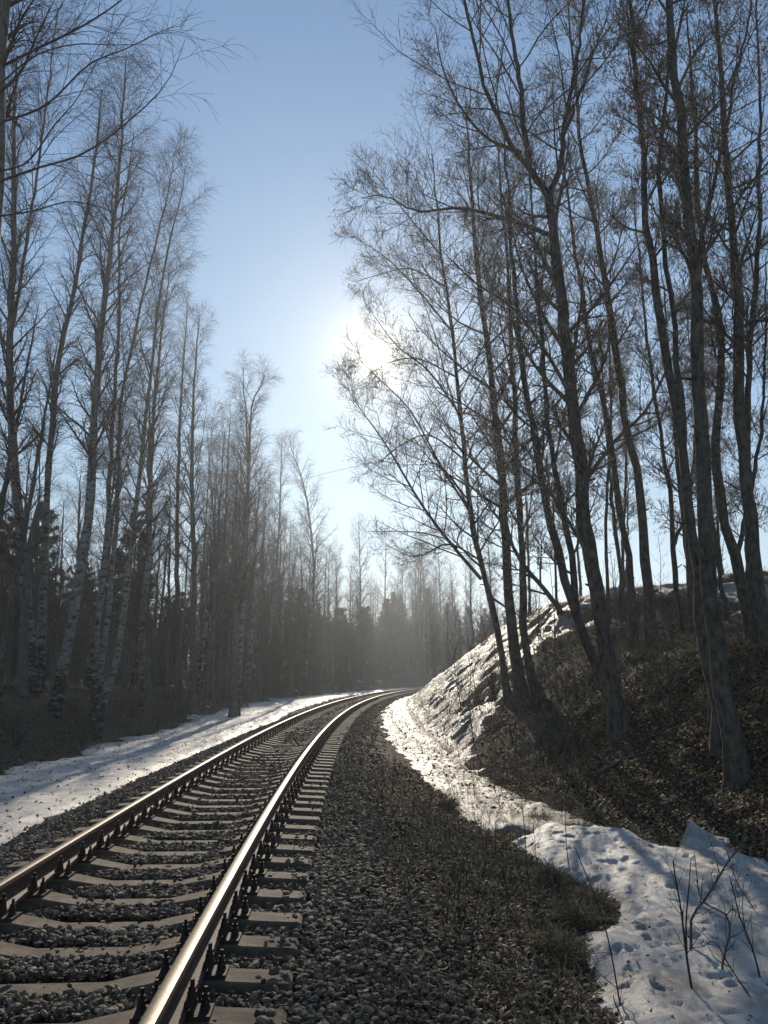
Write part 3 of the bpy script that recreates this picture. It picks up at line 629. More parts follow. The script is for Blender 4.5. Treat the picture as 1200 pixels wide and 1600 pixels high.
aspen([tall([(1125,1190),(1112,1080),(1103,1000),(1080,870),(1066,650),(1050,475),(1035,375),(1030,250),(1045,120)], 14.2, 4)], [(.12,.025)], 14.2, 'slender aspen rising just behind the broadest trunk and crossing it', GA, 14, 22, .45, 3.0, catn=6000)
# more of the same wood further up the bank
GB = 'slender bare trees crowding the top of the bank'
LB = 'slender bare tree among the dense stand on top of the bank'
proto_b = []
for k in range(3):
    h = 13+k*1.5
    proto_b.append(aspen([[(0,400,0),(.1,400,h*.35),(.3-.2*k,400.1,h*.7),(.2*k,400.2,h)]], [(.10+.015*k,.012)], 400, LB, GB, 60+k, 26, .25, 2.6, catn=3600, name='bank_tree'))
rb = random.Random(4); spots = [(6.5,29),(8.5,27.5),(10,32),(11.5,26),(13,30),(15.5,28),(9.2,36),(12,38),(16,36),(18.5,31),(9.5,20),(11,18),(12.5,22),(14.5,24),(10.5,15.5),(12.5,17),(17,24),(7.5,40),(20,28),(9.8,24.5)]
for i, (x, y) in enumerate(spots):
    o = proto_b[i] if i < 3 else dup(proto_b[i % 3], (0,0,0), 0)
    o.location = (x, y, float(H(x, y, False))-.1); o.rotation_euler = (rb.uniform(-.05,.05), rb.uniform(-.09,.03), rb.uniform(0,6.28)); sc_ = rb.uniform(.8,1.25); o.scale = (sc_,)*3

# --- left-hand wood: birches traced one by one
GL = 'birches at the edge of the wood beyond the snow strip'
birch([tall([(52,1060),(40,925),(32,825),(22,725),(15,600),(15,550),(20,420),(22,300),(22,180)], 29.2, 3), tall([(18,520),(30,450),(50,325),(66,210),(80,100)], [29.2,29.3,29.4,29.5,29.6], 3)], [(.21,.05),(.08,.02)], 'white birch with black patched bark, first in the row and dividing into two stems', GL, 21, 30, .3, 3.0)
birch([tall([(64,1060),(67,925),(72,825),(77,725),(87,600),(92,560),(110,475),(125,400),(142,300),(150,230)], 30.5, 3)], [(.17,.03)], 'slim birch standing straight beside the two stemmed one, leaning off near its top', GL, 22, 28, .35, 2.6)
birch([tall([(88,1100),(107,1000),(122,910),(137,825),(145,725),(150,600),(156,550),(162,475),(175,375),(185,275),(191,200),(195,120)], 29.2, 1.2)], [(.215,.02)], 'tall leaning birch with the whitest black barred trunk and a high pointed crown', GL, 23, 36, .3, 3.2, twigs=8)
birch([tall([(146,1100),(155,950),(168,825),(175,675),(180,600),(183,550),(188,450),(187,360),(200,280)], 31.8, 2.5)], [(.13,.02)], 'straight thin birch just behind the tall leaning one', GL, 24, 28, .35, 2.6)
birch([tall([(160,1115),(182,1025),(197,925),(210,825),(220,725),(228,650),(238,560),(252,450),(270,360),(285,290)], 29.8, .8)], [(.13,.015)], 'crooked pale birch with a kinked lower trunk leaning toward the track', GL, 25, 30, .3, 3.0, twigs=8)
birch([tall([(150,1115),(163,1000),(175,900),(185,760),(186,650),(198,580),(220,475),(245,375),(262,300),(270,260)], 30.9, .8)], [(.12,.015)], 'thin grey birch between the kinked one and the straight one, sweeping outward above', GL, 26, 30, .35, 2.8, twigs=8)
birch([tall([(220,1080),(225,950),(233,850),(235,740),(240,640),(248,560),(258,480)], 38.0, 2)], [(.20,.02)], 'dark trunked birch with white bark only above head height', GL, 27, 28, .3, 2.8)
birch([tall([(282,1085),(277,940),(277,800),(280,700),(284,600),(290,520)], 44.0, 2)], [(.17,.02)], 'dark straight tree behind the thin slanting sapling at the snow edge', GL, 28, 26, .3, 2.4, bark='grey', name='bare_tree')
birch([tall([(300,1110),(302,1000),(303,900),(300,750),(302,620),(308,540)], 43.0, 2)], [(.21,.02)], 'dark straight tree with a heavy trunk, standing at the back of the melting snow', GL, 29, 28, .3, 2.6, bark='grey', name='bare_tree')
birch([tall([(364,1118),(369,950),(382,850),(389,725),(395,625),(405,610)], 42.0, 1)], [(.22,.02)], 'dark tree standing out alone on the snow strip', GL, 30, 30, .25, 2.6, bark='grey', name='bare_tree')
birch([tall([(371,1112),(378,980),(385,860),(388,760),(385,660),(380,600)], 42.7, 1)], [(.15,.02)], 'paler thin tree tight behind the dark one on the snow strip', GL, 31, 26, .3, 2.4)
birch([tall([(413,1080),(420,1010),(428,940),(434,860),(438,780),(440,700)], 64.0, 1)], [(.16,.02)], 'pale thin birch further along the snow edge, leaning a little to the track', GL, 32, 26, .35, 2.4)
birch([tall([(476,1075),(482,1000),(490,930),(488,850),(475,760),(455,700)], 74.0, 1)], [(.2,.03)], 'tall far birch with an upright fan of branches beside the dark spruces', GL, 33, 30, .3, 3.6)
birch([tall([(271,1118),(283,1000),(293,880),(305,760),(320,660)], 38.0, 1)], [(.05,.012)], 'very thin slanting sapling at the snow edge', GL, 34, 16, .4, 1.4, bark='grey', name='bare_tree')
birch([tall([(556,1070),(560,1000),(563,930),(562,860),(560,815)], 112.0, 0)], [(.22,.03)], 'last tall pale birch in the row, standing above the spruces by the gap of sky', GL, 35, 34, .3, 4.0)
# a close birch outside the frame reaches its long limbs into it
g = at(-60, 1100, 13.0)
birch([[(-7.6,12.6,float(H(-7.6,12.6,False))),(-7.4,12.6,4),(-7.0,12.4,9),at(2,60,12.2),at(14,-40,12.2),(-5.6,12.2,22)]], [(.2,.05)], 'overhanging near birch reaching long bare limbs across the sky', None, 36, 20, .5, 3.0, bark='birch', name='birch_tree',
      extra_limbs=[(tall([(0,105),(60,75),(130,40),(190,0),(230,-40)], 12.2), (0.0279,0.0070)), (tall([(-10,150),(30,115),(60,50),(85,0)], 12), (0.0310,0.0084)), (tall([(-20,290),(60,262),(130,240),(200,190),(260,130),(290,60)], [12.2,12,11.8,11.6,11.5,11.4]), (0.0248,0.0035)), (tall([(-10,195),(70,165),(140,100),(200,75),(260,45),(290,40)], [12.2,12,11.9,11.7,11.6,11.5]), (0.0236,0.0035)), (tall([(-20,340),(50,330),(110,315),(180,330)], [12.2,11.9,11.7,11.5]), (0.0186,0.0035)), (tall([(-20,270),(40,255),(85,195),(120,155),(150,95)], [12.2,12.1,12,11.9,11.8]), (0.0198,0.0035)), (tall([(-30,160),(50,90),(110,70),(170,70),(240,70)], [12.2,11.7,11.5,11.3,11.1]), (0.0186,0.0028))])
# broken snag
rg = np.random.default_rng(3); L = spline(stand(tall([(38,1000),(42,900),(52,830),(64,785)], 28)), 14); b = L[0].copy(); m = MB()
m.tubes((L-b)[None], taper(14, .17, .12, .3)[None], 9, True)
sn = thing('broken_trunk', 'dark broken off trunk leaning between the first two birches', 'dead tree', tuple(b)); m.obj('trunk', M['grey'], sn, True)
m = MB(); e = (L-b)[-1]
for k in range(7):
    a_ = k*.9; m.tubes([[e+np.array([math.cos(a_)*.07, math.sin(a_)*.07, -.05]), e+np.array([math.cos(a_)*.06, math.sin(a_)*.06, .06+.14*((k*5) % 4)/3])]], [[.035,.004]], 4)
m.obj('splintered_top', M['grey'], sn)
# unnamed trees of the wood, copied
GW = 'slender bare trees filling the wood beyond the track'
LW = 'slender bare tree in the crowd of thin dark stems beyond the first birches'
protos = []
for k in range(6):
    h = 11+1.4*k; rk = random.Random(k)
    protos.append(birch([[(0,420,0),(rk.uniform(-.3,.3),420,h*.3),(rk.uniform(-.4,.4),420,h*.65),(rk.uniform(-.5,.5),420,h)]], [(.075+.014*k,.012)], LW, GW, 70+k, 28, .28, 1.7+.12*k, 9, 6, 'birch' if k in (1,4) else 'grey', 'bare_tree', -.04 if k % 2 else -.1))
rb = random.Random(7); placed = []; cnt = 0
def try_place(x, y, mind):
    if any((x-a)**2+(y-b_)**2 < mind*mind for a, b_ in placed): return False
    placed.append((x, y)); return True
while cnt < 150:
    y = 20+118*rb.random()**1.3; dl = 8.3+rb.random()**1.5*(9+y*.34)
    th = math.asin((y-CY)/RAD); x = CX-(RAD+dl+GAUGE)*math.cos(th)
    if y < 34 and dl < 9.6: continue
    if x < -.60*y-3 or not try_place(x, y, .7): continue
    o = protos[cnt] if cnt < 6 else dup(protos[cnt % 6], (0,0,0), 0)
    o.location = (x, y, float(H(x, y, False))-.1); o.rotation_euler = (rb.uniform(-.05,.05), rb.uniform(-.07,.07), rb.uniform(0,6.28)); s_ = rb.uniform(.75,1.25)*(1.12 if y > 70 else 1); o.scale = (s_, s_, s_)
    cnt += 1
# trees that close the view where the track bends out of sight
GC = 'bare trees closing the view at the bend'; LC = 'bare tree in the brown thicket where the track bends out of sight'
for i in range(64):
    y = rb.uniform(140, 225); x = rb.uniform(-.02, .15)*y
    while -7.5 < float(off(x, y)) < 4: x -= 3
    o = dup(protos[i % 6], (x, y, float(H(x, y, False))-.1), rb.uniform(0,6.28), rb.uniform(1.3,2.1), LC, GC); o.rotation_euler.x = rb.uniform(-.04,.04)

GE = 'small bare trees on the far end of the bank'
for i in range(30):
    y = rb.uniform(58, 112); th = math.asin((y-CY)/RAD); d_ = rb.uniform(3.0, 13); x = CX-(RAD-d_)*math.cos(th)
    dup(protos[i % 6], (x, y, float(H(x, y, False))-.1), rb.uniform(0,6.28), rb.uniform(.38,.72), 'small bare tree on the far end of the snowy bank, inside the bend', GE)
# --- conifers
def conifer(kind, h, label, group, seed, name):
    rg = np.random.default_rng(seed); tm = MB(); bm = MB(); nm = MB()
    L = np.array([(0,0,0),(.05,0,h*.4),(0,.05,h*.75),(0,0,h)]); L = spline(L, 14); R = taper(14, .009*h+.02, .012, .3); tm.tubes(L[None], R[None], 8)
    if kind == 'pine': b1, r1 = grow(rg, L[None], R[None], int(4.2*h), .38, .99, lambda t: .17*h*np.clip(1.35-t, .15, .8), (1.0, 1.45), 6, .10, .08, .35, .01, .3)
    else: b1, r1 = grow(rg, L[None], R[None], int(8*h), .06, .99, lambda t: .24*h*np.clip(1.03-t, .03, 1), (1.35, 1.75), 6, .03, .05, .3, .008, .3)
    bm.tubes(b1, r1, 4)
    B2 = []
    for q0, q1, f_ in ((0, .5, 1.0), (.5, .8, .7), (.8, 1, .32)):
        a_, z_ = int(q0*len(b1)), int(q1*len(b1)); b2, r2 = grow(rg, b1[a_:z_], r1[a_:z_], 9, .2, 1, lambda t: f_*(.045*h+.12)*(1.2-.6*t), (.5, 1.0), 4, .04 if kind == 'pine' else -.05, .08, .6, .004, .5); bm.tubes(b2, r2, 3); B2.append(b2)
    b2 = np.concatenate(B2)
    # needle tufts: thin blades along the shoots
    P = np.concatenate([b2[:,1:].reshape(-1,3), (b2[:,:-1]*.5+b2[:,1:]*.5).reshape(-1,3)]); n = len(P); per = 4
    P = np.repeat(P, per, 0); n = len(P); D = rg.normal(size=(n,3)); D[:,2] += .35 if kind == 'pine' else -.1; D /= np.linalg.norm(D, axis=1, keepdims=True); Wd = np.cross(D, rg.normal(size=(n,3))); Wd /= np.linalg.norm(Wd, axis=1, keepdims=True)
    s_ = rg.uniform(.6, 1.2, n)[:,None]*(.013*h+.03); V = np.stack([P-Wd*s_*.16, P+Wd*s_*.16, P+D*s_+Wd*s_*.10, P+D*s_-Wd*s_*.10], 1); nm.add(V, np.arange(n*4).reshape(n,4))
    root = thing(name, label, 'tree', (0,0,0), group); tm.obj('trunk', M['grey'], root, True); bm.obj('branches', M['twig'], root); nm.obj('needles', M['needle' if kind == 'pine' else 'spruce'], root); return root
GP = 'pines standing among the bare stems'; LP = 'dark bushy pine half hidden among the bare stems of the wood'
GS = 'spruces in the dark wall at the bend'; LS = 'dark spruce merging into the evergreen wall along the far track'
pines = [conifer('pine', 8+1.5*k, LP, GP, 90+k, 'pine_tree') for k in range(3)]
spr = [conifer('spruce', 9+2*k, LS, GS, 95+k, 'spruce_tree') for k in range(3)]
cnt = 0
while cnt < 30:
    y = rb.uniform(26, 80); dl = rb.uniform(10, 16+y*.25); th = math.asin((y-CY)/RAD); x = CX-(RAD+dl+GAUGE)*math.cos(th)
    if x < -.60*y-3 or not try_place(x, y, 1.2): continue
    o = pines[cnt] if cnt < 3 else dup(pines[cnt % 3], (0,0,0), 0)
    o.location = (x, y, float(H(x, y, False))-.1); o.rotation_euler.z = rb.uniform(0, 6.28); o.scale = (rb.uniform(.7,1.15),)*3; cnt += 1
cnt = 0
while cnt < 170:
    y = 56+96*rb.random(); dl = (rb.uniform(7.2, 12) if cnt % 2 else rb.uniform(9, 34)); th = math.asin((y-CY)/RAD); x = CX-(RAD+dl+GAUGE)*math.cos(th)
    if x < -.60*y-3 or not try_place(x, y, .8): continue
    if cnt >= 3 and cnt % 3: o = dup(pines[cnt % 3 if cnt % 2 else 0], (0,0,0), 0, 1, 'rounded young pine in the dark evergreen wall before the bend', 'pines in the dark wall at the bend')
    else: o = spr[cnt] if cnt < 3 else dup(spr[cnt % 3], (0,0,0), 0)
    o.location = (x, y, float(H(x, y, False))-.1); o.rotation_euler.z = rb.uniform(0, 6.28); s_ = rb.uniform(.5,.95)*(.75 if y < 70 else 1); o.scale = (s_*1.25, s_*1.25, s_); cnt += 1

GQ = 'low evergreens deep in the wood'
for i in range(34):
    y = rb.uniform(52, 100); p = at(-60+340*(i+rb.random())/34, 1000, y); k = i % 3
    o = dup(spr[k] if i % 2 else pines[k], (float(p[0]), y, float(H(p[0], y, False))-.1), rb.uniform(0,6.28), 1, 'low dark evergreen deep in the wood behind the leaning white birches', GQ); s_ = rb.uniform(.45,.75); o.scale = (s_*1.4, s_*1.4, s_)
GZ = 'evergreens closing the view at the bend'
for i in range(44):
    y = rb.uniform(140, 225); x = rb.uniform(0, .15)*y
    while -8 < float(off(x, y)) < 5: x -= 3
    o = dup(spr[i % 3], (x, y, float(H(x, y, False))-.1), rb.uniform(0,6.28), 1, 'dark evergreen among brown brush where the track bends out of sight', GZ); s_ = rb.uniform(.9,1.5); o.scale = (s_*1.2, s_*1.2, s_)
# more slim birches along the far snow edge
GF = 'slim trees stepping down to the bend'; LF = 'slim tree in the row that steps down along the far snow edge to the bend'
for i in range(74):
    u = 318+300*((i+rb.random())/74); vt = float(np.interp(u, [318, 345, 400, 440, 490, 560, 600, 640], [420, 540, 625, 695, 750, 815, 865, 930]))+rb.random()**1.5*150
    y = float(np.interp(u, [320, 400, 480, 560, 640], [41, 50, 70, 100, 140]))+rb.uniform(0, 26); p = at(u+rb.uniform(-6, 6), 1000, y); g_ = float(H(p[0], y, False))
    if not -60 < float(off(p[0], y)) < -GAUGE-6.6: continue
    k = i % 6; s_ = (at(u, vt, y)[2]-g_)/(11+1.4*k); o = dup(protos[k], (float(p[0]), y, g_-.1), rb.uniform(0,6.28), 1, LF, GF); w_ = min(s_, 1.25); o.scale = (w_, w_, s_); o.rotation_euler.y = rb.uniform(-.02,.03)

# --- shrubs, saplings and stems
def shrub(label, group, seed, h, n, name='bare_shrub'):
    rg = np.random.default_rng(seed); m = MB(); t = np.linspace(0, 1, 7)
    az = rg.uniform(0, 6.28, n); le = rg.uniform(.1, .75, n); hh = h*rg.uniform(.5, 1, n)
    P = np.stack([np.cos(az)[:,None]*hh[:,None]*le[:,None]*t**1.3, np.sin(az)[:,None]*hh[:,None]*le[:,None]*t**1.3, hh[:,None]*t*(1-.25*le[:,None]*t)], -1)+rg.normal(0, .012, (n,7,3)); P[:,0] *= .2
    R = np.broadcast_to(np.linspace(.008, .003, 7), (n,7)); m.tubes(P, R, 4)
    b, r = grow(rg, P, R, 5, .3, 1, lambda t: np.full_like(t, .3*h), (.4, .8), 4, .05, .12, .6, .0028, .5); m.tubes(b, r, 3)
    m2 = MB(); rg2 = np.random.default_rng(seed+1); a2 = rg2.uniform(0,6.28,60); L2 = rg2.uniform(.1,.3,60); t4 = np.linspace(0,1,4)
    Pg = np.stack([np.cos(a2)[:,None]*(L2[:,None]*t4*.9), np.sin(a2)[:,None]*(L2[:,None]*t4*.9), L2[:,None]*(t4-.6*t4**2)], -1); m2.tubes(Pg, np.broadcast_to(.004*np.array([1,.9,.6,.2]),(60,4)), 3)
    root = thing(name, label, 'shrub', (0,0,0), group); m.obj('twigs', M['stem'], root); m2.obj('grass_tuft', M['grass'], root); return root
GH = 'bare shrubs poking through the snow'; LH = 'small bare shrub with thin twigs poking out of the bank snow'
LH2 = 'small bare shrub at the wood edge along the snow strip'
sh = [shrub(LH, GH, 120+k, 1.0+.3*k, 9+2*k) for k in range(3)]
for i, (u, v) in enumerate([(735,1130),(700,1120),(770,1085),(660,1105),(640,1100),(860,1190),(905,1180),(720,1085),(840,1120),(800,1160)]):
    p = ground_hit(u, v); o = sh[i] if i < 3 else dup(sh[i % 3], (0,0,0), 0); o.location = (p[0], p[1], float(H(p[0], p[1], False))-.02); o.rotation_euler.z = i*1.7; o.scale = (rb.uniform(.6,1.1),)*3
for i in range(46):
    y = 20+75*rb.random(); dl = np.interp(y, [0,20,30,40,60,110], [6.9,7.1,7.4,6.9,6.0,4.8])+rb.uniform(-.5, 2.5); th = math.asin((y-CY)/RAD); x = CX-(RAD+dl+GAUGE)*math.cos(th)
    dup(sh[i % 3], (x, y, float(H(x, y, False))-.02), rb.uniform(0,6.28), rb.uniform(.6,1.5), LH2, 'bare shrubs along the wood edge')
for i in range(34):
    y = rb.uniform(50, 112); th = math.asin((y-CY)/RAD); d_ = rb.uniform(4.5, 12); x = CX-(RAD-d_)*math.cos(th)
    dup(sh[i % 3], (x, y, float(H(x, y, False))-.02), rb.uniform(0,6.28), rb.uniform(1.4,2.8), 'brown leafless bush on the far end of the bank, above the snow face', 'bushes on the far end of the bank')
GU = 'brushwood thicket at the bend'; LU = 'brown leafless bush in the thicket at the foot of the bend'
for i in range(70):
    y = rb.uniform(70, 135); th = math.asin((y-CY)/RAD); dl = rb.uniform(5.5, 14) if i % 2 else -GAUGE-rb.uniform(3.5, 22); x = CX-(RAD+dl+GAUGE)*math.cos(th)
    if i % 2 == 0: y = rb.uniform(95, 135)
    dup(sh[i % 3], (x, y, float(H(x, y, False))-.02), rb.uniform(0,6.28), rb.uniform(1.8,3.4), LU, GU)
def stem(px, Y, r, label, cat='dry stem', name='reed_stalk', mat='stem', branches=(), n=14, group=None):
    L = spline(tall(px, Y), n); b = L[0].copy(); g_ = float(H(b[0], b[1], False))
    m = MB(); m.tubes((L-b)[None], np.linspace(r, r*.45, n)[None], 6)
    root = thing(name, label, cat, tuple(b), group); m.obj('stem', M[mat], root, True)
    for q, rr in branches:
        L2 = spline(tall(q, Y), 8)-b; m2 = MB(); m2.tubes(L2[None], np.linspace(rr, rr*.4, 8)[None], 5); m2.obj('side_twig', M[mat], root, True)
    if name == 'bare_sapling':
        m3 = MB(); rg = np.random.default_rng(int(px[0][0])); bb, rr_ = grow(rg, (L-b)[None], np.linspace(r, r*.45, n)[None], 9, .35, 1, lambda t: np.full_like(t, .20), (.35, .8), 6, .05, .12, .4, .0018, .5); m3.tubes(bb, rr_, 4)
        b4, r4 = grow(rg, bb, rr_, 3, .3, 1, lambda t: np.full_like(t, .07), (.4, .8), 4, .05, .12, .7, .0013, .6); m3.tubes(b4, r4, 3); m3.obj('twigs', M['stem'], root)
    return root
def gy(u, v): return float(ground_hit(u, v)[1])
y1 = gy(968, 1590)
stem([(976,1600),(967,1558),(955,1490),(940,1430),(915,1365),(898,1323)], y1, .006, 'long thin reed leaning over the middle of the snow patch', branches=[([(965,1545),(935,1520),(908,1497)], .003), ([(968,1570),(972,1540),(974,1520)], .0025)])
stem([(985,1610),(962,1570),(958,1555)], y1-.1, .007, 'short snapped stem at the lower edge of the snow patch', branches=[([(975,1590),(1000,1615)], .003)])
stem([(897,1390),(890,1360),(885,1320),(884,1270),(887,1225)], gy(896,1390), .0055, 'upright dry stem at the far corner of the snow patch', branches=[([(887,1350),(892,1330)], .002)])
stem([(830,1410),(823,1350),(820,1300),(816,1260),(812,1225)], gy(829,1410), .006, 'tall dark weed stalk at the grassy edge of the snow patch', branches=[([(820,1300),(824,1285)], .002)])
y2 = gy(1087, 1588)
stem([(1090,1592),(1080,1540),(1071,1480),(1064,1420),(1055,1370),(1052,1345)], y2, .010, 'dark sapling stem rising from the melt hole in the snow', 'sapling', 'bare_sapling', branches=[([(1073,1490),(1072,1440),(1076,1390),(1080,1340)], .007), ([(1066,1430),(1052,1390)], .003)])
y3 = gy(1079, 1520)
stem([(1079,1520),(1080,1470),(1081,1433),(1100,1408),(1125,1367),(1138,1345),(1154,1325),(1162,1308),(1165,1295)], y3, .013, 'brown sapling bent in a crook over the snow beside the dark stem', 'sapling', 'bare_sapling', 'stembrown', branches=[([(1100,1408),(1092,1395),(1089,1370),(1085,1330)], .006), ([(1125,1367),(1115,1330),(1105,1300)], .004), ([(1140,1342),(1132,1320),(1128,1295)], .004)])
stem([(1129,1556),(1129,1508),(1135,1480),(1140,1462),(1139,1440),(1132,1427),(1117,1420),(1100,1410)], gy(1129,1556), .011, 'hooked sapling whose top curls over, nearest the corner', 'sapling', 'bare_sapling', 'stembrown', branches=[([(1135,1430),(1145,1420),(1150,1428)], .005)])
stem([(1205,1570),(1190,1535),(1178,1490),(1165,1455),(1155,1430),(1148,1400),(1140,1370)], gy(1205,1572), .008, 'forked dark twig reaching in from the corner over the snow', 'sapling', 'bare_sapling', branches=[([(1165,1455),(1160,1420),(1162,1380)], .004), ([(1178,1490),(1160,1470),(1145,1462)], .003)])
stem([(1200,1600),(1170,1555),(1140,1510),(1115,1470),(1098,1480)], gy(1200,1602), .006, 'low dark twig slanting along the snow under the hooked sapling', 'sapling', 'bare_sapling', branches=[([(1140,1510),(1120,1500),(1105,1478)], .003)])
stem([(1195,1445),(1170,1408),(1150,1375),(1140,1340)], gy(1195,1446), .006, 'thin twig behind the bent sapling near the raised snow crust', 'sapling', 'bare_sapling', branches=[([(1170,1408),(1185,1400),(1200,1402)], .003)])
# weeds on the gravel shoulder
GWD = 'dry weed stalks on the gravel shoulder'; LWD = 'thin dry weed stalk standing on the gravel shoulder'
wp = []
for k in range(4):
    rg = np.random.default_rng(150+k); m = MB(); t = np.linspace(0, 1, 8); P = np.stack([.05*t**2*(k-1.5), .02*np.sin(t*3+k), t*(.45+.08*k)], 1)+rg.normal(0, .003, (8,3)); P[0] = 0
    m.tubes(P[None], np.linspace(.0042, .002, 8)[None], 4); w = thing('dry_weed', LWD, 'weed', (0,0,0), GWD); m.obj('stem', M['stem'], w, True)
    m = MB(); b, r = grow(rg, P[None], np.full((1,8), .003), 11, .3, 1, lambda t: np.full_like(t, .11), (.4, .8), 4, .05, .1, .8, .0018, .8); m.tubes(b, r, 3)
    e = b[:,-1]; rocks(m, e, np.full(len(e), .006), OCT, OCF, rg); m.obj('side_twigs', M['stem'], w); wp.append(w)
i = 0
while i < 74:
    y = 4.6+11*rb.random()**1.2; x = rb.uniform(-.3, 3.2); d = float(off(x, y))
    if d < 1.15+.4*rb.random() or d > float(toe(y))-.6 or float(poly_sd(np.array([[x]]), np.array([[y]]), PW)[0,0]) > -.1: continue
    o = wp[i] if i < 4 else dup(wp[i % 4], (0,0,0), 0); o.location = (x, y, float(H(x, y))-.01); o.rotation_euler = (rb.uniform(-.15,.15), rb.uniform(-.15,.15), rb.uniform(0,6.28)); o.scale = (rb.uniform(.45,1.1),)*3; i += 1
# tussocks at the rim of the near snow
GT = 'grassy tussocks rimming the near snow'
for k, (u, v, r_, lab) in enumerate([(878,1505,.17,'dark grassy tussock bulging into the lower rim of the snow patch'), (925,1425,.15,'dead grass clump at the notch halfway along the snow patch'), (860,1385,.12,'low straw clump along the upper rim of the snow patch'), (905,1306,.12,'small tussock sunk in a melted hole at the far end of the snow patch'), (845,1290,.11,'brown tussock where the ditch snow meets the smooth patch'), (700,1268,.11,'dark clump beside the ditch snow on the gravel shoulder'), (905,1450,.12,'ragged straw clump just above the lower tussock at the snow rim')]):
    p = ground_hit(u, v); rg = np.random.default_rng(200+k); m = MB(); q = 60
    a_ = rg.uniform(0, 6.28, q); rr_ = r_*np.sqrt(rg.random(q)); pp_ = np.stack([rr_*np.cos(a_), rr_*np.sin(a_), .09*np.exp(-(rr_/r_)**2*2)-.03], 1)
    rocks(m, pp_, rg.uniform(.025, .05, q), ICO, ICF, rg); w = thing('grass_tussock', lab, 'tussock', (p[0], p[1], float(H(p[0], p[1], False))+.01), GT); m.obj('soil', M['ground'], w)
    m = MB(); q = 420; a_ = rg.uniform(0, 6.28, q); rr_ = r_*np.sqrt(rg.random(q)); L_ = rg.uniform(.08, .26, q); le = rg.uniform(.2, 1.1, q); a2 = a_+rg.normal(0, .7, q); t = np.linspace(0, 1, 5)
    B_ = np.stack([rr_*np.cos(a_), rr_*np.sin(a_), .07*np.exp(-(rr_/r_)**2*2)], 1); P = B_[:,None,:]+np.stack([np.cos(a2)[:,None]*L_[:,None]*le[:,None]*t**1.5, np.sin(a2)[:,None]*L_[:,None]*le[:,None]*t**1.5, L_[:,None]*(t-.6*le[:,None]*t**2)], -1)
    m.tubes(P, np.broadcast_to(.0026*np.array([1,.95,.8,.6,.15]), (q,5)), 3); m.obj('blades', M['grass'], w)
# saplings on the bank
GSP = 'thin saplings on the bank'; LSP = 'thin bare sapling among the dead leaves on the bank slope'
sp = []
for k in range(3):
    rg = np.random.default_rng(170+k); h = 1.8+.8*k; L = spline([(0,0,0),(.05,0,h*.4),(-.05,.05,h*.7),(.1,.0,h)], 12); m = MB(); R = np.linspace(.012+.003*k, .004, 12); m.tubes(L[None], R[None], 5); w = thing('bank_sapling', LSP, 'sapling', (0,0,0), GSP); m.obj('stem', M['grey'], w, True)
    m = MB(); b, r = grow(rg, L[None], R[None], 13, .25, 1, lambda t: .5*(1.2-.6*t), (.5, .9), 6, .05, .12, .5, .003, .4); m.tubes(b, r, 3); b, r = grow(rg, b, r, 4, .2, 1, lambda t: np.full_like(t, .2), (.4,.9), 4, .03, .15, .7, .0025, .6); m.tubes(b, r, 3); m.obj('twigs', M['twig'], w); sp.append(w)
i = 0
while i < 62:
    y = rb.uniform(9.5, 30); x = rb.uniform(1.5, 10); d = float(off(x, y))
    if d < float(toe(y))+.4: continue
    o = sp[i] if i < 3 else dup(sp[i % 3], (0,0,0), 0); o.location = (x, y, float(H(x, y, False))-.03); o.rotation_euler = (rb.uniform(-.15,.15), rb.uniform(-.2,.1), rb.uniform(0,6.28)); o.scale = (rb.uniform(.6,1.2),)*3; i += 1
# fallen branches on the bank
for k, (q, lab) in enumerate([([(930,1215),(980,1190),(1040,1178),(1110,1185)], 'fallen branch lying in an arc across the dark foot of the bank'), ([(1060,1235),(1090,1222),(1130,1200)], 'short fallen stick on the bank below the broadest trunk')]):
    P = np.array([ground_hit(u, v) for u, v in q]); P[:,2] += .06; L = spline(P, 16); L[:,2] += np.random.default_rng(k).normal(0,.01,16); b = L[0].copy(); m = MB(); m.tubes((L-b)[None], np.linspace(.028, .010, 16)[None], 6)
    r_ = m.obj('fallen_branch', M['grey'], None, True, tuple(b)); tag(r_, lab, 'branch')
# sticks lying about
GK = 'fallen sticks on the bank'; m = MB(); L = spline([(-.5,0,.03),(-.1,.04,.05),(.3,-.03,.04),(.7,.05,.06)], 10); m.tubes(L[None], np.linspace(.014,.005,10)[None], 5); b, r = grow(np.random.default_rng(2), L[None], np.full((1,10), .006), 5, .3, 1, lambda t: np.full_like(t, .3), (.4,.8), 5, .0, .1, .7, .003, .5); m.tubes(b, r, 3)
ks = m.obj('fallen_stick', M['grey']); tag(ks, 'thin fallen stick lying among the dead leaves of the bank', 'stick', GK)
for i in range(46):
    y = rb.uniform(8.5, 26); x = rb.uniform(1.5, 11)
    while float(off(x, y)) < float(toe(y))+.1: x += .5
    o = ks
    if i: o = ks.copy(); C.objects.link(o)
    o.location = (x, y, float(H(x, y))+.0); gx = float(H(x+.4, y, False)-H(x-.4, y, False))/.8; o.rotation_euler = (0, -math.atan(gx)*.9, rb.uniform(-.5,.5)+(math.pi if i % 2 else 0)); o.rotation_euler[1] *= (-1 if i % 2 else 1); o.scale = (rb.uniform(.6,1.5),)*3
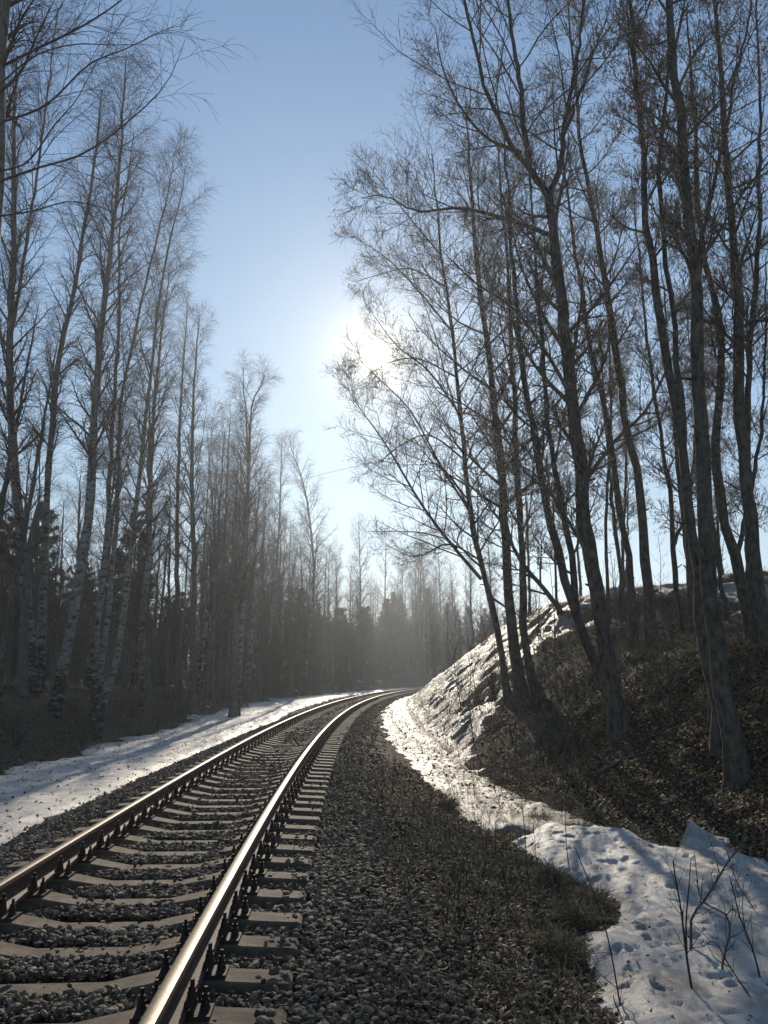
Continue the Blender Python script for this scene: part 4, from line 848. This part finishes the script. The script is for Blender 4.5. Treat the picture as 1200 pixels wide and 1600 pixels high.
# raised crust of snow at the far corner of the patch
gp = ground_hit(1090, 1345); yb = gp[1]+.1
top = [(1052,1338),(1062,1322),(1070,1300),(1078,1281),(1092,1293),(1117,1305),(1140,1309),(1160,1313),(1185,1325),(1225,1342)]; bot = [(1040,1350),(1052,1352),(1064,1352),(1076,1352),(1092,1352),(1110,1354),(1125,1355),(1145,1362),(1165,1368),(1190,1374),(1230,1384)]
m = MB(); rows = []
for k in range(7):
    t = k/6; rows.append([at(a[0]*(1-t)+b_[0]*t, a[1]*(1-t)+b_[1]*t, yb-.34+.62*(1-t)**1.2+.03*math.sin(j*1.9+k))+np.array([0,0,.012*math.sin(j*4.7+1)*(1-t)]) for j, (a, b_) in enumerate(zip(top, bot))])
Fr = np.array(rows); Bk = Fr+np.array([.0,.018,.0]); n0, n1 = Fr.shape[:2]; i_ = np.arange(n0*n1).reshape(n0, n1); q1 = np.stack([i_[:-1,:-1], i_[1:,:-1], i_[1:,1:], i_[:-1,1:]], -1).reshape(-1,4)
off_ = n0*n1; ring = np.concatenate([i_[0,:], i_[1:,-1], i_[-1,-2::-1], i_[-2:0:-1,0]]); rn = np.roll(ring, -1)
m.add(np.concatenate([Fr.reshape(-1,3), Bk.reshape(-1,3)]), np.concatenate([q1, q1[:,::-1]+off_, np.stack([ring, rn, rn+off_, ring+off_], 1)]))
cr = m.obj('snow_crust', M['snow'], None, True); tag(cr, 'thin upright crust of snow with a pointed corner against the dark bank', 'snow crust')
# scrap of paper on the stones
p = ground_hit(472, 1438); rg = np.random.default_rng(1); m = MB(); u_ = np.linspace(-.05, .05, 7); X, Y = np.meshgrid(u_, u_*.8); Z = .03+rg.normal(0, .011, X.shape); i_ = np.arange(49).reshape(7,7)
m.add(np.stack([X, Y, Z], -1), np.stack([i_[:-1,:-1], i_[:-1,1:], i_[1:,1:], i_[1:,:-1]], -1).reshape(-1,4)); pp = m.obj('paper_scrap', M['paper'], None, False, (p[0], p[1], p[2]+.02)); so = pp.modifiers.new('thickness', 'SOLIDIFY'); so.thickness = .002
tag(pp, 'crumpled white scrap of paper on the stones at a sleeper end', 'litter')
# overhead wire
L = spline([at(400,770,52), at(500,742,52), at(600,718,50), at(700,690,48), at(830,645,46)], 30); m = MB(); m.tubes(L[None], np.full((1,30), .012), 5)
tag(m.obj('overhead_wire', M['wire']), 'thin wire strung across the gap of sky over the track', 'wire')

# ------------------------------------------------------------------ sun, sky, air, camera
EL, AZ = rad(23.6), rad(-.6)
SD = Vector((math.sin(AZ)*math.cos(EL), math.cos(AZ)*math.cos(EL), math.sin(EL)))
li = bpy.data.lights.new('sun', 'SUN'); li.energy = 4.2; li.angle = rad(.5); li.color = (1, .88, .71)
lo = bpy.data.objects.new('sun', li); C.objects.link(lo); lo.rotation_euler = SD.to_track_quat('Z', 'Y').to_euler(); lo.location = (0, 0, 60)
w = bpy.data.worlds.new('World'); sc.world = w; w.use_nodes = True; nt = w.node_tree; bg = nt.nodes['Background']
sky = nt.nodes.new('ShaderNodeTexSky'); sky.sky_type = 'NISHITA'; sky.sun_disc = False; sky.sun_elevation = EL; sky.sun_rotation = AZ; sky.altitude = 100; sky.air_density = 1.0; sky.dust_density = SKY_DUST; sky.ozone_density = 2.0
def vm(op, a, b=None):
    n = nt.nodes.new('ShaderNodeVectorMath'); n.operation = op
    for k, v in enumerate((a, b)):
        if v is None: continue
        if isinstance(v, tuple): n.inputs[k].default_value = v
        else: nt.links.new(v, n.inputs[k])
    return n.outputs['Value'] if op == 'DOT_PRODUCT' else n.outputs['Vector']
def mt_(op, a, b=None):
    n = nt.nodes.new('ShaderNodeMath'); n.operation = op
    for k, v in enumerate((a, b)):
        if v is None: continue
        if isinstance(v, (int, float)): n.inputs[k].default_value = v
        else: nt.links.new(v, n.inputs[k])
    return n.outputs[0]
tc = nt.nodes.new('ShaderNodeTexCoord')
# the clear sky with its bright horizon held back as a phone exposure does, plus the white aureole and disc of the sun itself
c0 = vm('MULTIPLY', sky.outputs[0], (1.04, 1.12, 1.24)); den = vm('ADD', vm('MULTIPLY', c0, (.10, .10, .10)), (1, 1, 1)); c1 = vm('DIVIDE', c0, den)
th_ = mt_('MULTIPLY', mt_('ARCCOSINE', mt_('MINIMUM', vm('DOT_PRODUCT', vm('NORMALIZE', tc.outputs['Generated']), tuple(SD)), .9999999)), 180/math.pi)
def lobe(amp, width, power=1): return mt_('MULTIPLY', mt_('EXPONENT', mt_('MULTIPLY', mt_('POWER', mt_('DIVIDE', th_, width), power), -1.0)), amp)
def tint(x, c):
    n = nt.nodes.new('ShaderNodeCombineXYZ')
    for k in range(3): nt.links.new(x, n.inputs[k])
    return vm('MULTIPLY', n.outputs[0], c)
g1 = tint(lobe(3.0, 5.2), (1, .79, .48)); g2 = tint(lobe(11.0, 1.3), (1, .84, .55)); g3 = tint(lobe(1500.0, .46, 2), (1, .95, .85))
nt.links.new(vm('ADD', vm('ADD', c1, g1), vm('ADD', g2, g3)), bg.inputs[0]); bg.inputs[1].default_value = SKY_STR
def haze():
    m = MB(); m.box((0, 215, 14), (640, 560, 46)); mt = bpy.data.materials.new('thin_haze'); mt.use_nodes = True; t = mt.node_tree
    t.nodes.remove(t.nodes['Principled BSDF']); v = t.nodes.new('ShaderNodeVolumePrincipled'); v.inputs['Color'].default_value = (.84,.92,1,1); v.inputs['Density'].default_value = HAZE; v.inputs['Anisotropy'].default_value = HAZE_G
    t.links.new(v.outputs[0], t.nodes['Material Output'].inputs['Volume'])
    o = m.obj('haze', mt); tag(o, 'thin bright haze in the air against the sun', None, None, 'stuff')
if HAZE > 0: haze()
cam = bpy.data.cameras.new('camera'); co = bpy.data.objects.new('camera', cam); C.objects.link(co); sc.camera = co
cam.sensor_fit = 'VERTICAL'; cam.sensor_height = 24; cam.lens = F/1600*24; cam.clip_end = 3000; cam.clip_start = .05
co.location = (0, 0, CZ); co.rotation_euler = (math.pi/2+PITCH, 0, 0)
sc.view_settings.view_transform = 'Standard'; sc.view_settings.look = 'None'; sc.view_settings.gamma = 1; sc.view_settings.exposure = EXPO
cy = sc.cycles; cy.max_bounces = 4; cy.diffuse_bounces = 2; cy.glossy_bounces = 2; cy.volume_bounces = 0; cy.transparent_max_bounces = 4; cy.use_denoising = True; cy.sample_clamp_indirect = 4
